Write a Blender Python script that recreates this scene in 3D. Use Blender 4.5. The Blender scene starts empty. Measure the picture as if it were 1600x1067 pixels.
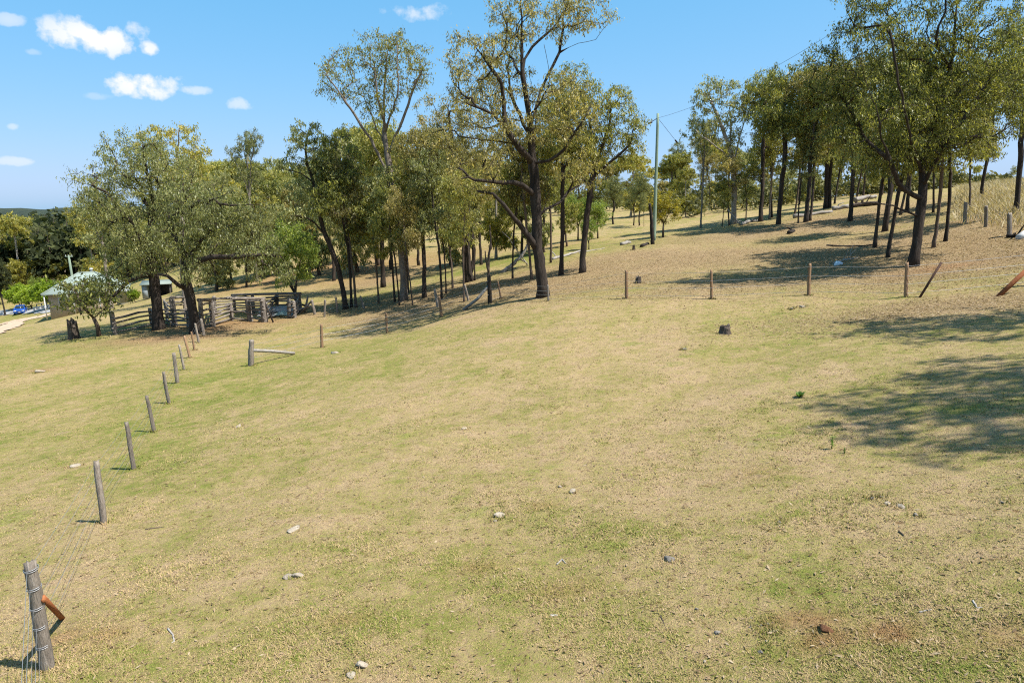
import bpy, math, random
import numpy as np
from mathutils import Matrix, Vector

# ------------------------------------------------------------------ camera, sky, sun, exposure
sc = bpy.context.scene
C = sc.collection
R = math.radians
CAMZ = 5.0
cam_d = bpy.data.cameras.new('camera')
cam_d.sensor_width = 36.0
cam_d.lens = 24.3
cam_d.clip_end = 6000
cam = bpy.data.objects.new('camera', cam_d)
C.objects.link(cam)
CM = Matrix.Translation((0, 0, CAMZ)) @ Matrix.Rotation(R(90 - 11), 4, 'X') @ Matrix.Rotation(R(-1.0), 4, 'Z')
cam.matrix_world = CM
sc.camera = cam
FPX = 1080.0                      # focal length in pixels of the 1600 px wide photograph
CR = np.array(CM.to_3x3())        # columns: right, up, back


def ray(px, py):
    """world direction of a photograph pixel, scaled so that it advances 1 m along the view axis"""
    return CR @ np.array([(px - 800) / FPX, -(py - 533.5) / FPX, -1.0])


def PT(px, py, d):
    return np.array([0, 0, CAMZ]) + ray(px, py) * d


SUN_AZ = (0.92, -0.38)            # towards the sun: right, and a little behind the camera
SUN_EL = R(60)
sun_d = bpy.data.lights.new('sun', 'SUN')
sun_d.energy = 5.0
sun_d.angle = R(0.55)
sun_d.color = (1.0, 0.975, 0.93)
sun = bpy.data.objects.new('sun', sun_d)
C.objects.link(sun)
n_ = math.hypot(*SUN_AZ)
sv = Vector((SUN_AZ[0] / n_ * math.cos(SUN_EL), SUN_AZ[1] / n_ * math.cos(SUN_EL), math.sin(SUN_EL)))
sun.rotation_euler = sv.to_track_quat('Z', 'Y').to_euler()
sun.location = (40, 15, 80)

world = bpy.data.worlds.new('World')
sc.world = world
world.use_nodes = True
wn, wl = world.node_tree.nodes, world.node_tree.links
wn.clear()


def mk(nodes, t, **kw):
    n = nodes.new(t)
    for k, v in kw.items():
        if k == 'ins':
            for a, b in v.items():
                n.inputs[a].default_value = b
        else:
            setattr(n, k, v)
    return n


def build_world():
    sky = mk(wn, 'ShaderNodeTexSky', sky_type='NISHITA')
    sky.sun_disc = False
    sky.sun_elevation = SUN_EL
    sky.sun_rotation = math.atan2(SUN_AZ[0], SUN_AZ[1])
    sky.altitude = 150
    sky.air_density = 0.8
    sky.dust_density = 1.2
    sky.ozone_density = 3.0
    tc = mk(wn, 'ShaderNodeTexCoord')
    noi = mk(wn, 'ShaderNodeTexNoise', ins={'Scale': 26.0, 'Detail': 7.0, 'Roughness': 0.56})
    wl.new(tc.outputs['Generated'], noi.inputs['Vector'])
    total = None

    def M(op, a, b=None, clamp=False):
        n = mk(wn, 'ShaderNodeMath', operation=op, use_clamp=clamp)
        for i, v in enumerate((a, b)):
            if v is None:
                continue
            if isinstance(v, (int, float)):
                n.inputs[i].default_value = v
            else:
                wl.new(v, n.inputs[i])
        return n.outputs[0]

    nz = M('MULTIPLY', M('SUBTRACT', noi.outputs['Fac'], 0.5), 5.0)
    # (direction, half width, half height, strength)
    cl = []
    for px, py, w, h, s in ((150, 60, 62, 24, 1.0), (230, 77, 23, 12, .9), (220, 131, 50, 20, 1.0), (306, 142, 24, 7, .5),
                            (375, 163, 19, 10, .5), (662, 20, 52, 15, .55), (14, 31, 16, 8, .5), (25, 252, 34, 6, .45),
                            (150, 150, 22, 6, .22), (20, 198, 8, 5, .4), (50, 82, 12, 5, .25)):
        v = Vector(ray(px, py)).normalized()
        cl.append((v, w / FPX, h / FPX, s))
    rr = random.Random(5)
    for i in range(14):                                # the same fair-weather clouds go on round the sky
        az = rr.uniform(45, 320)
        el = rr.uniform(6, 42)
        v = Vector((math.sin(R(az)) * math.cos(R(el)), math.cos(R(az)) * math.cos(R(el)), math.sin(R(el))))
        cl.append((v, rr.uniform(.02, .06), rr.uniform(.008, .02), rr.uniform(.4, 1)))
    for v, w, h, s in cl:
        t = v.cross(Vector((0, 0, 1))).normalized()
        u = t.cross(v).normalized()

        def dot(vec, k):
            n = mk(wn, 'ShaderNodeVectorMath', operation='DOT_PRODUCT')
            wl.new(tc.outputs['Generated'], n.inputs[0])
            n.inputs[1].default_value = vec * k
            return n.outputs['Value']
        a = dot(t, 1 / w)
        b = dot(u, 1 / h)
        f = dot(v, 1.0)
        q = M('ADD', M('MULTIPLY', a, a), M('MULTIPLY', b, b))
        m = M('ADD', M('SUBTRACT', 0.75, q), nz)
        m = M('MULTIPLY', m, 1.5, True)
        m = M('MULTIPLY', m, M('LESS_THAN', q, 3.2))
        m = M('MULTIPLY', m, M('GREATER_THAN', f, 0.2))
        # fade the rim of the search ellipse so no edge is cut
        m = M('MULTIPLY', m, M('SUBTRACT', 1.0, M('MULTIPLY', q, 0.3125), True))
        m = M('MULTIPLY', m, s)
        total = m if total is None else M('MAXIMUM', total, m)
    # clear dry-air tone curve for the whole sky: deeper blue overhead, paler and softer towards the horizon
    sp = mk(wn, 'ShaderNodeSeparateColor')
    wl.new(sky.outputs[0], sp.inputs[0])
    cb = mk(wn, 'ShaderNodeCombineColor')
    for i, (k, g) in enumerate(((.97, 1.0), (2.6, .42), (4.02, .33))):
        wl.new(M('MULTIPLY', M('POWER', sp.outputs[i], g), k), cb.inputs[i])
    mix = mk(wn, 'ShaderNodeMix', data_type='RGBA')
    mix.inputs['B'].default_value = (7.0, 7.05, 7.1, 1)
    wl.new(total, mix.inputs['Factor'])
    wl.new(cb.outputs[0], mix.inputs['A'])
    bg = mk(wn, 'ShaderNodeBackground', ins={'Strength': 0.079})
    wl.new(mix.outputs['Result'], bg.inputs['Color'])
    out = mk(wn, 'ShaderNodeOutputWorld')
    wl.new(bg.outputs[0], out.inputs['Surface'])


build_world()
sc.view_settings.view_transform = 'Standard'
sc.view_settings.look = 'None'
sc.view_settings.gamma = 1
sc.view_settings.exposure = 0.9
sc.cycles.max_bounces = 5
sc.cycles.diffuse_bounces = 4
sc.cycles.use_adaptive_sampling = True
sc.cycles.adaptive_threshold = 0.018
sc.cycles.use_denoising = False
sc.cycles.filter_width = 1.15
sc.cycles.sample_clamp_indirect = 4.0

# ------------------------------------------------------------------ terrain height
# (photograph pixel, distance along the view axis) of points read off the ground
CTRL = [(75, 1040, 7.9), (162, 820, 13.2), (210, 730, 17.3), (241, 673, 21.6), (264, 629, 25.5), (300, 545, 39),
        (392, 571, 31.5), (502, 543, 35.5), (604, 520, 38.5), (689, 497, 39.5), (765, 474, 39.5), (848, 463, 37.5),
        (300, 515, 46), (420, 500, 50), (180, 507, 51), (0, 560, 41), (0, 700, 21), (0, 1000, 9.5), (0, 515, 70),
        (32, 487, 128), (120, 480, 112), (200, 472, 98),
        (979, 466, 33), (1112, 465, 31), (1264, 462, 29), (1415, 465, 27), (1560, 460, 25),
        (1022, 377, 58), (900, 410, 47), (940, 380, 62), (680, 425, 65), (600, 448, 60), (620, 400, 80), (540, 400, 88),
        (450, 432, 82), (440, 370, 125), (700, 372, 100), (800, 400, 62), (780, 362, 100), (950, 352, 88),
        (1100, 345, 74), (1200, 334, 72), (1300, 322, 68), (1385, 362, 46), (1430, 416, 33), (1588, 335, 40),
        (1500, 312, 52), (1590, 290, 58), (1680, 290, 50),
        (1600, 560, 14.8), (1600, 800, 8.3), (1600, 1067, 5.9), (800, 1067, 7.0), (800, 700, 14.8), (800, 560, 23.4),
        (800, 500, 31), (1200, 560, 20), (1200, 700, 13), (500, 700, 16.5), (400, 1067, 7.4)]
cp = np.array([PT(*c) for c in CTRL])
FAR = [(-160, 165, -12), (-120, 210, -10), (-200, 330, -9), (-330, 250, -15), (-60, 300, -2), (-420, 420, -12), (0, 180, 2.6), (60, 150, 5.5),
       (120, 110, 8), (150, 40, 9), (0, 420, 2.5), (200, 400, 5), (-90, -40, -9), (0, -60, 1.0), (90, -50, 5), (-300, 0, -22),
       (-250, 120, -20), (-600, 700, -12), (0, 900, 0), (600, 700, 4), (500, 0, 6), (-600, 0, -24), (0, -400, 0), (500, -400, 2), (-600, -400, -20)]
cp = np.vstack([cp, np.array(FAR, float)])


def tps_kernel(r2):
    return np.where(r2 > 1e-9, 0.5 * r2 * np.log(np.maximum(r2, 1e-9)), 0.0)


SCL = 50.0
_n = len(cp)
_X = cp[:, :2] / SCL
_K = tps_kernel(((_X[:, None, :] - _X[None, :, :]) ** 2).sum(-1))
_K += np.eye(_n) * 0.006
_Pm = np.hstack([np.ones((_n, 1)), _X])
_A = np.vstack([np.hstack([_K, _Pm]), np.hstack([_Pm.T, np.zeros((3, 3))])])
_sol = np.linalg.solve(_A, np.concatenate([cp[:, 2], np.zeros(3)]))


def height(x, y, rough=True):
    x = np.atleast_1d(np.asarray(x, float))
    y = np.atleast_1d(np.asarray(y, float))
    out = np.empty(x.shape)
    for s in range(0, x.size, 20000):
        xs, ys = x.ravel()[s:s + 20000] / SCL, y.ravel()[s:s + 20000] / SCL
        r2 = (xs[:, None] - _X[None, :, 0]) ** 2 + (ys[:, None] - _X[None, :, 1]) ** 2
        out.ravel()[s:s + 20000] = tps_kernel(r2) @ _sol[:_n] + _sol[_n] + xs * _sol[_n + 1] + ys * _sol[_n + 2]
    if rough:
        out = out + .05 * np.sin(x * .9 + 1.3 * np.sin(y * .53)) * np.sin(y * .8 + np.sin(x * .61)) \
            + .022 * np.sin(x * 2.3 + 2 * np.sin(y * 1.1)) * np.sin(y * 2.6 + 1.5 * np.sin(x * 1.3 + .5)) \
            + .009 * np.sin(x * 6.1 + 2 * np.sin(y * 3.7)) * np.sin(y * 5.7 + 2 * np.sin(x * 4.1))
    return out


def hz(x, y):
    return float(height([x], [y])[0])


_ts = np.concatenate([np.arange(4, 60, .15), np.arange(60, 400, .6)])


def hit(px, py, d=None):
    """the spot of the ground seen at a photograph pixel (or at a given distance in that direction)"""
    r = ray(px, py)
    if d is None:
        p = np.array([0, 0, CAMZ])[None] + _ts[:, None] * r[None]
        below = p[:, 2] < height(p[:, 0], p[:, 1], False)
        i = int(np.argmax(below)) if below.any() else len(_ts) - 1
        d = _ts[i]
    p = np.array([0, 0, CAMZ]) + r * d
    return np.array([p[0], p[1], hz(p[0], p[1])]), d


def at_plane(px, py, y):
    """the point seen at a photograph pixel on the upright plane at depth y"""
    r = ray(px, py)
    return np.array([0, 0, CAMZ]) + r * (y / r[1])


# ------------------------------------------------------------------ helpers for objects
def tag(o, label=None, cat=None, group=None, kind=None):
    if label:
        o['label'] = label
    if cat:
        o['category'] = cat
    if group:
        o['group'] = group
    if kind:
        o['kind'] = kind
    return o


def empty(name, loc, label=None, cat=None, group=None, rz=0.0):
    o = bpy.data.objects.new(name, None)
    o.empty_display_size = .3
    C.objects.link(o)
    o.location = loc
    o.rotation_euler = (0, 0, rz)
    return tag(o, label, cat, group)


def mesh_np(name, V, F, mat, smooth=False):
    """mesh from arrays; F is an (n,3) or (n,4) array or a list of such arrays"""
    me = bpy.data.meshes.new(name)
    Fs = [f for f in (F if isinstance(F, list) else [F]) if len(f)]
    V = np.asarray(V, np.float32)
    me.vertices.add(len(V))
    me.vertices.foreach_set('co', V.ravel())
    loops = np.concatenate([np.asarray(f, np.int32).ravel() for f in Fs])
    tot = np.concatenate([np.full(len(f), f.shape[1], np.int32) for f in Fs])
    st = np.concatenate([[0], np.cumsum(tot)[:-1]]).astype(np.int32)
    me.loops.add(len(loops))
    me.loops.foreach_set('vertex_index', loops)
    me.polygons.add(len(tot))
    me.polygons.foreach_set('loop_start', st)
    me.polygons.foreach_set('loop_total', tot)
    if smooth:
        me.polygons.foreach_set('use_smooth', np.ones(len(tot), bool))
    me.materials.append(mat)
    me.update(calc_edges=True)
    return me


def obj(name, me, parent=None, loc=None):
    o = bpy.data.objects.new(name, me)
    C.objects.link(o)
    if parent:
        o.parent = parent
    if loc is not None:
        o.location = loc
    return o


class MB:
    """collects tubes, boxes and prisms for one mesh"""

    def __init__(s):
        s.v, s.q, s.t, s.n = [], [], [], 0

    def add(s, V, Q=(), T=()):
        V = np.asarray(V, float)
        s.v.append(V)
        if len(Q):
            s.q.append(np.asarray(Q, int) + s.n)
        if len(T):
            s.t.append(np.asarray(T, int) + s.n)
        s.n += len(V)

    def tube(s, pts, rad, sides=6, cap=True, rough=0, rng=None):
        pts = np.asarray(pts, float)
        n = len(pts)
        rad = np.broadcast_to(np.asarray(rad, float), (n,))
        tg = np.gradient(pts, axis=0)
        tg /= np.linalg.norm(tg, axis=1)[:, None] + 1e-9
        ref = np.array([.31, .87, .17]) if abs(tg[:, 2]).mean() > .6 else np.array([.1, .2, 1.0])
        u = np.cross(tg, ref)
        u /= np.linalg.norm(u, axis=1)[:, None] + 1e-9
        w = np.cross(tg, u)
        a = np.arange(sides) * 2 * np.pi / sides
        rr = rad[:, None] * np.ones((n, sides))
        if rough and rng is not None:
            rr = rr * (1 + rough * rng.uniform(-1, 1, (n, sides)))
        V = pts[:, None] + rr[..., None] * (np.cos(a)[None, :, None] * u[:, None] + np.sin(a)[None, :, None] * w[:, None])
        i = np.arange(n - 1)[:, None] * sides
        j = np.arange(sides)[None]
        k = (j + 1) % sides
        Q = np.stack([i + j, i + k, i + sides + k, i + sides + j], -1).reshape(-1, 4)
        V = V.reshape(-1, 3)
        T = []
        if cap:
            V = np.vstack([V, pts[0] - tg[0] * 0, pts[-1]])
            b, e = n * sides, n * sides + 1
            j1 = np.arange(sides)
            k1 = (j1 + 1) % sides
            T = np.vstack([np.stack([np.full(sides, b), k1, j1], 1),
                           np.stack([np.full(sides, e), (n - 1) * sides + j1, (n - 1) * sides + k1], 1)])
        s.add(V, Q, T)

    def box(s, c, size, rz=0.0, M=None):
        x, y, z = np.array(size) / 2
        V = np.array([[-x, -y, -z], [x, -y, -z], [x, y, -z], [-x, y, -z], [-x, -y, z], [x, -y, z], [x, y, z], [-x, y, z]])
        if M is not None:
            V = V @ np.asarray(M).T
        if rz:
            ca, sa = math.cos(rz), math.sin(rz)
            V = V @ np.array([[ca, -sa, 0], [sa, ca, 0], [0, 0, 1]]).T
        s.add(V + np.array(c), [[0, 3, 2, 1], [4, 5, 6, 7], [0, 1, 5, 4], [1, 2, 6, 5], [2, 3, 7, 6], [3, 0, 4, 7]])

    def poly(s, V, Q=(), T=()):
        s.add(V, Q, T)

    def mesh(s, name, mat, smooth=False):
        F = []
        if s.q:
            F.append(np.vstack(s.q))
        if s.t:
            F.append(np.vstack(s.t))
        return mesh_np(name, np.vstack(s.v), F, mat, smooth)

    def build(s, name, mat, parent=None, loc=None, smooth=False):
        return obj(name, s.mesh(name, mat, smooth), parent, loc)


# ------------------------------------------------------------------ materials
def new_mat(name):
    m = bpy.data.materials.new(name)
    m.use_nodes = True
    nt = m.node_tree
    nt.nodes.clear()
    out = nt.nodes.new('ShaderNodeOutputMaterial')
    return m, nt, out


def ramp(nt, fac, stops, interp='LINEAR'):
    r = nt.nodes.new('ShaderNodeValToRGB')
    r.color_ramp.interpolation = interp
    el = r.color_ramp.elements
    while len(el) < len(stops):
        el.new(0.5)
    for e, (p, c) in zip(el, stops):
        e.position = p
        e.color = (*c, 1) if len(c) == 3 else c
    nt.links.new(fac, r.inputs[0])
    return r.outputs[0]


def noise(nt, scale, detail=4, rough=.55, vec=None, dist=0.0):
    n = nt.nodes.new('ShaderNodeTexNoise')
    n.inputs['Scale'].default_value = scale
    n.inputs['Detail'].default_value = detail
    n.inputs['Roughness'].default_value = rough
    n.inputs['Distortion'].default_value = dist
    if vec is not None:
        nt.links.new(vec, n.inputs['Vector'])
    return n.outputs['Fac']


def mixc(nt, fac, a, b, blend='MIX'):
    n = nt.nodes.new('ShaderNodeMix')
    n.data_type = 'RGBA'
    n.blend_type = blend
    for k, v in (('Factor', fac), ('A', a), ('B', b)):
        sock = [s for s in n.inputs if s.name == k and s.type == ('VALUE' if k == 'Factor' else 'RGBA')][0]
        if isinstance(v, (int, float)):
            sock.default_value = v
        elif isinstance(v, tuple):
            sock.default_value = (*v, 1)
        else:
            nt.links.new(v, sock)
    return [s for s in n.outputs if s.type == 'RGBA'][0]


def mathn(nt, op, a, b=None, clamp=False):
    n = nt.nodes.new('ShaderNodeMath')
    n.operation = op
    n.use_clamp = clamp
    for i, v in enumerate((a, b)):
        if v is None:
            continue
        if isinstance(v, (int, float)):
            n.inputs[i].default_value = v
        else:
            nt.links.new(v, n.inputs[i])
    return n.outputs[0]


def coords(nt, kind='Object', scale=None):
    tc = nt.nodes.new('ShaderNodeTexCoord')
    o = tc.outputs[kind]
    if scale is not None:
        mp = nt.nodes.new('ShaderNodeMapping')
        mp.inputs['Scale'].default_value = scale
        nt.links.new(o, mp.inputs['Vector'])
        o = mp.outputs[0]
    return o


def finish(nt, out, col, rough=.8, bump=None, bdist=.02, bstr=.6, metallic=0.0, spec=.3):
    b = nt.nodes.new('ShaderNodeBsdfPrincipled')
    if isinstance(col, tuple):
        b.inputs['Base Color'].default_value = (*col, 1)
    else:
        nt.links.new(col, b.inputs['Base Color'])
    if isinstance(rough, (int, float)):
        b.inputs['Roughness'].default_value = rough
    else:
        nt.links.new(rough, b.inputs['Roughness'])
    b.inputs['Metallic'].default_value = metallic
    b.inputs['Specular IOR Level'].default_value = spec
    if bump is not None:
        bn = nt.nodes.new('ShaderNodeBump')
        bn.inputs['Distance'].default_value = bdist
        bn.inputs['Strength'].default_value = bstr
        nt.links.new(bump, bn.inputs['Height'])
        nt.links.new(bn.outputs[0], b.inputs['Normal'])
    nt.links.new(b.outputs[0], out.inputs['Surface'])
    return b


def rough_mat(name, c1, c2, scale=6, stretch=None, rough=.85, bdist=.015, c3=None, spec=.2, metallic=0.0):
    """two or three tone weathered surface with fine relief"""
    c1, c2, c3 = [None if c is None else tuple(x * .78 for x in c) for c in (c1, c2, c3)]
    m, nt, out = new_mat(name)
    v = coords(nt, 'Object', stretch)
    oi = nt.nodes.new('ShaderNodeObjectInfo')
    add = nt.nodes.new('ShaderNodeVectorMath')
    add.operation = 'ADD'
    nt.links.new(v, add.inputs[0])
    sc3 = mathn(nt, 'MULTIPLY', oi.outputs['Random'], 37.0)
    nt.links.new(sc3, add.inputs[1])
    v = add.outputs[0]
    a = noise(nt, scale, 6, .62, v)
    b = noise(nt, scale * 4.3, 4, .6, v)
    st = [(.3, c1), (.7, c2)] if c3 is None else [(.28, c1), (.55, c2), (.75, c3)]
    col = ramp(nt, mathn(nt, 'ADD', mathn(nt, 'MULTIPLY', a, .6), mathn(nt, 'MULTIPLY', b, .4)), st)
    val = mathn(nt, 'ADD', .82, mathn(nt, 'MULTIPLY', oi.outputs['Random'], .36))
    hs = nt.nodes.new('ShaderNodeHueSaturation')
    nt.links.new(val, hs.inputs['Value'])
    nt.links.new(col, hs.inputs['Color'])
    finish(nt, out, hs.outputs[0], rough, b, bdist, .8, metallic, spec)
    return m


def leaf_mat(name, stops, trans=.5, rough=.42):
    """leaves: each one takes its own tone, each tree its own shift"""
    m, nt, out = new_mat(name)
    g = nt.nodes.new('ShaderNodeNewGeometry')
    oi = nt.nodes.new('ShaderNodeObjectInfo')
    v = coords(nt, 'Object')
    cl = noise(nt, .55, 2, .5, v)
    f = mathn(nt, 'ADD', mathn(nt, 'MULTIPLY', g.outputs['Random Per Island'], .62), mathn(nt, 'MULTIPLY', cl, .42))
    f = mathn(nt, 'ADD', f, mathn(nt, 'MULTIPLY', mathn(nt, 'SUBTRACT', oi.outputs['Random'], .5), .36), True)
    col = ramp(nt, f, stops)
    b = nt.nodes.new('ShaderNodeBsdfPrincipled')
    nt.links.new(col, b.inputs['Base Color'])
    b.inputs['Roughness'].default_value = rough
    b.inputs['Specular IOR Level'].default_value = .32
    t = nt.nodes.new('ShaderNodeBsdfTranslucent')
    tcol = mixc(nt, 1.0, col, (1.25, 1.2, .6), 'MULTIPLY')
    nt.links.new(tcol, t.inputs['Color'])
    mx = nt.nodes.new('ShaderNodeMixShader')
    mx.inputs[0].default_value = trans
    nt.links.new(b.outputs[0], mx.inputs[1])
    nt.links.new(t.outputs[0], mx.inputs[2])
    nt.links.new(mx.outputs[0], out.inputs['Surface'])
    return m


def grass_colour(nt, pos, fine):
    """the paddock: straw, olive and green in patches, leaf litter and bare red earth by attribute"""
    big = noise(nt, .16, 4, .6, pos)
    mid = noise(nt, .75, 5, .65, pos)
    sm = noise(nt, 4.2, 4, .65, pos)
    f = mathn(nt, 'ADD', mathn(nt, 'MULTIPLY', big, .34), mathn(nt, 'MULTIPLY', mid, .38))
    f = mathn(nt, 'ADD', f, mathn(nt, 'MULTIPLY', sm, .28))
    at = nt.nodes.new('ShaderNodeAttribute')
    at.attribute_name = 'cover'
    sep = nt.nodes.new('ShaderNodeSeparateColor')
    nt.links.new(at.outputs['Color'], sep.inputs[0])
    green = mathn(nt, 'SUBTRACT', sep.outputs[1], .5)
    f = mathn(nt, 'ADD', f, mathn(nt, 'MULTIPLY', green, .21))
    f = mathn(nt, 'ADD', f, mathn(nt, 'MULTIPLY', mathn(nt, 'SUBTRACT', fine, .5), .95))
    clump = noise(nt, 2.6, 4, .6, pos)
    f = mathn(nt, 'ADD', f, mathn(nt, 'MULTIPLY', mathn(nt, 'SUBTRACT', clump, .5), .30))
    col = ramp(nt, f, [(.31, (.342, .236, .142)), (.43, (.318, .230, .118)), (.53, (.258, .203, .080)), (.61, (.186, .172, .045)), (.71, (.118, .146, .025))])
    pat = ramp(nt, noise(nt, .62, 5, .68, pos), [(.59, (0, 0, 0)), (.67, (1, 1, 1))])
    col = mixc(nt, mathn(nt, 'MULTIPLY', pat, .5), col, (.155, .182, .03))
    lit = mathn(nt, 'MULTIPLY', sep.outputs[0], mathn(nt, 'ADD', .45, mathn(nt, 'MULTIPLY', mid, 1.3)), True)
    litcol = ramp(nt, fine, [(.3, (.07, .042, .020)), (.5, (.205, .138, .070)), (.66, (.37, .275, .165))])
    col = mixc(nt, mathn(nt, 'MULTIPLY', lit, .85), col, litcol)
    ear = mathn(nt, 'MULTIPLY', sep.outputs[2], mathn(nt, 'MULTIPLY', mathn(nt, 'ADD', mid, sm), 1.0), True)
    col = mixc(nt, ear, col, (.23, .128, .062))
    return col


def make_ground_mat():
    m, nt, out = new_mat('dry_pasture')
    g = nt.nodes.new('ShaderNodeNewGeometry')
    pos = g.outputs['Position']
    fine = noise(nt, 17, 5, .72, pos)
    vfine = noise(nt, 55, 3, .7, pos)
    fmix = mathn(nt, 'ADD', mathn(nt, 'MULTIPLY', fine, .6), mathn(nt, 'MULTIPLY', vfine, .4))
    col = grass_colour(nt, pos, fmix)
    # small bare scalds and worn spots of pale soil
    sp = noise(nt, 1.25, 3, .55, pos)
    bare = ramp(nt, sp, [(.66, (0, 0, 0)), (.74, (1, 1, 1))])
    col = mixc(nt, mathn(nt, 'MULTIPLY', bare, .55), col, (.28, .20, .12))
    # fine stalks against the gaps between them
    gap = ramp(nt, fmix, [(.34, (.36, .31, .26)), (.43, (.82, .80, .77)), (.50, (1.0, 1.0, 1.0)), (.60, (1.32, 1.30, 1.27))])
    crumb = ramp(nt, noise(nt, 7.5, 5, .75, pos), [(.33, (.45, .37, .29)), (.43, (1, 1, 1)), (.60, (1, 1, 1)), (.68, (1.35, 1.3, 1.24))])
    col = mixc(nt, 1.0, col, crumb, 'MULTIPLY')
    col = mixc(nt, 1.0, col, gap, 'MULTIPLY')
    h = mathn(nt, 'ADD', mathn(nt, 'MULTIPLY', fine, .7), mathn(nt, 'MULTIPLY', vfine, .5))
    finish(nt, out, col, .95, h, .07, .8, 0, .1)
    return m


def make_blade_mat():
    m, nt, out = new_mat('grass_blades')
    g = nt.nodes.new('ShaderNodeNewGeometry')
    fm = mathn(nt, 'ADD', .3, mathn(nt, 'MULTIPLY', g.outputs['Random Per Island'], .45))
    col = grass_colour(nt, g.outputs['Position'], fm)
    col = mixc(nt, 1.0, col, (1.1, 1.1, 1.0), 'MULTIPLY')
    b = finish(nt, out, col, .8, spec=.1)
    return m


MAT = {}
MAT['ground'] = make_ground_mat()
MAT['blade'] = make_blade_mat()
MAT['bark_dark'] = rough_mat('dark_furrowed_bark', (.012, .009, .007), (.062, .047, .036), 6, (1, 1, .16), .95, .05, (.165, .13, .10))
MAT['bark_brown'] = rough_mat('brown_bark', (.045, .032, .024), (.13, .095, .07), 5, (1, 1, .25), .9, .025, (.19, .145, .105))
MAT['bark_gum'] = rough_mat('grey_gum_bark', (.13, .10, .08), (.26, .215, .17), 2.2, (1, 1, .35), .8, .01, (.42, .37, .31))
MAT['bark_pale'] = rough_mat('pale_gum_bark', (.22, .18, .14), (.42, .37, .31), 2.2, (1, 1, .35), .75, .01, (.56, .51, .45))
MAT['dead_wood'] = rough_mat('bleached_dead_wood', (.20, .17, .14), (.40, .36, .31), 7, None, .85, .01, (.55, .51, .45))
MAT['olive'] = leaf_mat('olive_leaves', [(.10, (0.065, 0.076, 0.021)), (.42, (0.206, 0.219, 0.055)), (.72, (0.370, 0.357, 0.092)), (.95, (0.588, 0.519, 0.168))])
MAT['olive_grey'] = leaf_mat('grey_olive_leaves', [(.10, (0.080, 0.093, 0.037)), (.45, (0.234, 0.248, 0.094)), (.75, (0.405, 0.404, 0.169)), (.95, (0.616, 0.577, 0.300))])
MAT['brownish'] = leaf_mat('brownish_leaves', [(.10, (0.069, 0.068, 0.025)), (.45, (0.225, 0.206, 0.071)), (.75, (0.386, 0.332, 0.115)), (.95, (0.576, 0.468, 0.196))])
MAT['yellow'] = leaf_mat('yellowing_leaves', [(.10, (0.095, 0.103, 0.024)), (.45, (0.279, 0.269, 0.057)), (.75, (0.458, 0.414, 0.088)), (.95, (0.636, 0.526, 0.143))])
MAT['scrub'] = leaf_mat('scrub_leaves', [(.10, (.03, .035, .012)), (.45, (.085, .088, .028)), (.75, (.15, .145, .045)), (.95, (.24, .21, .075))], .3, .7)
MAT['bright'] = leaf_mat('bright_green_leaves', [(.12, (0.077, 0.115, 0.023)), (.45, (0.185, 0.249, 0.048)), (.75, (0.300, 0.357, 0.077)), (.95, (0.434, 0.459, 0.128))])
MAT['hedge'] = leaf_mat('hedge_leaves', [(.12, (0.077, 0.128, 0.012)), (.45, (0.216, 0.306, 0.026)), (.75, (0.357, 0.459, 0.038)), (.95, (0.510, 0.561, 0.077))])
MAT['dark_green'] = leaf_mat('dark_green_leaves', [(.12, (.016, .024, .008)), (.45, (.04, .05, .016)), (.75, (.07, .08, .025)), (.95, (.12, .12, .04))], .25, .9)
MAT['golden'] = leaf_mat('golden_wattle_leaves', [(.12, (.08, .09, .015)), (.45, (.21, .20, .03)), (.75, (.34, .29, .04)), (.95, (.50, .40, .06))])
MAT['post_grey'] = rough_mat('weathered_grey_timber', (.085, .065, .05), (.31, .26, .205), 16, (1, 1, .12), .9, .03, (.52, .465, .40))
MAT['post_new'] = rough_mat('fresh_split_timber', (.17, .10, .055), (.33, .205, .115), 9, (1, 1, .12), .85, .02, (.44, .30, .18))
MAT['rail'] = rough_mat('old_stockyard_timber', (.07, .058, .048), (.27, .23, .19), 7, (.3, .3, .3), .92, .02, (.48, .43, .37))
MAT['wire'] = rough_mat('galvanised_wire', (.33, .34, .34), (.5, .5, .5), 20, None, .45, .002, None, .5, .6)
MAT['rust'] = rough_mat('rusty_steel', (.16, .052, .02), (.36, .125, .046), 18, None, .85, .006, (.52, .22, .09))
MAT['dark_steel'] = rough_mat('dark_rusty_steel', (.04, .022, .016), (.11, .055, .035), 14, None, .75, .004)
MAT['pole'] = rough_mat('green_treated_pole', (.16, .22, .155), (.25, .315, .225), 4, (1, 1, .12), .8, .008, (.32, .37, .28))
MAT['rock_pale'] = rough_mat('pale_limestone', (.24, .185, .125), (.46, .385, .285), 14, None, .9, .03, (.64, .56, .45))
MAT['rock_grey'] = rough_mat('grey_stone', (.10, .088, .072), (.23, .205, .17), 12, None, .9, .02, (.40, .355, .30))
MAT['clod'] = rough_mat('red_brown_clod', (.12, .05, .024), (.26, .125, .06), 16, None, .95, .02)
MAT['burnt'] = rough_mat('burnt_timber', (.012, .010, .009), (.045, .035, .028), 6, (1, 1, .3), .95, .02, (.09, .07, .055))
MAT['stump'] = rough_mat('old_stump_wood', (.03, .022, .017), (.11, .085, .065), 8, (1, 1, .3), .95, .04, (.30, .25, .20))
MAT['roof_green'] = rough_mat('green_painted_iron', (.25, .30, .255), (.31, .355, .30), 2, None, .75, .002)
MAT['cream'] = rough_mat('cream_weatherboard', (.48, .38, .26), (.60, .49, .35), 2, None, .7, .004)
MAT['white_paint'] = rough_mat('white_paint', (.62, .62, .60), (.78, .78, .76), 4, None, .6, .002)
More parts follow.
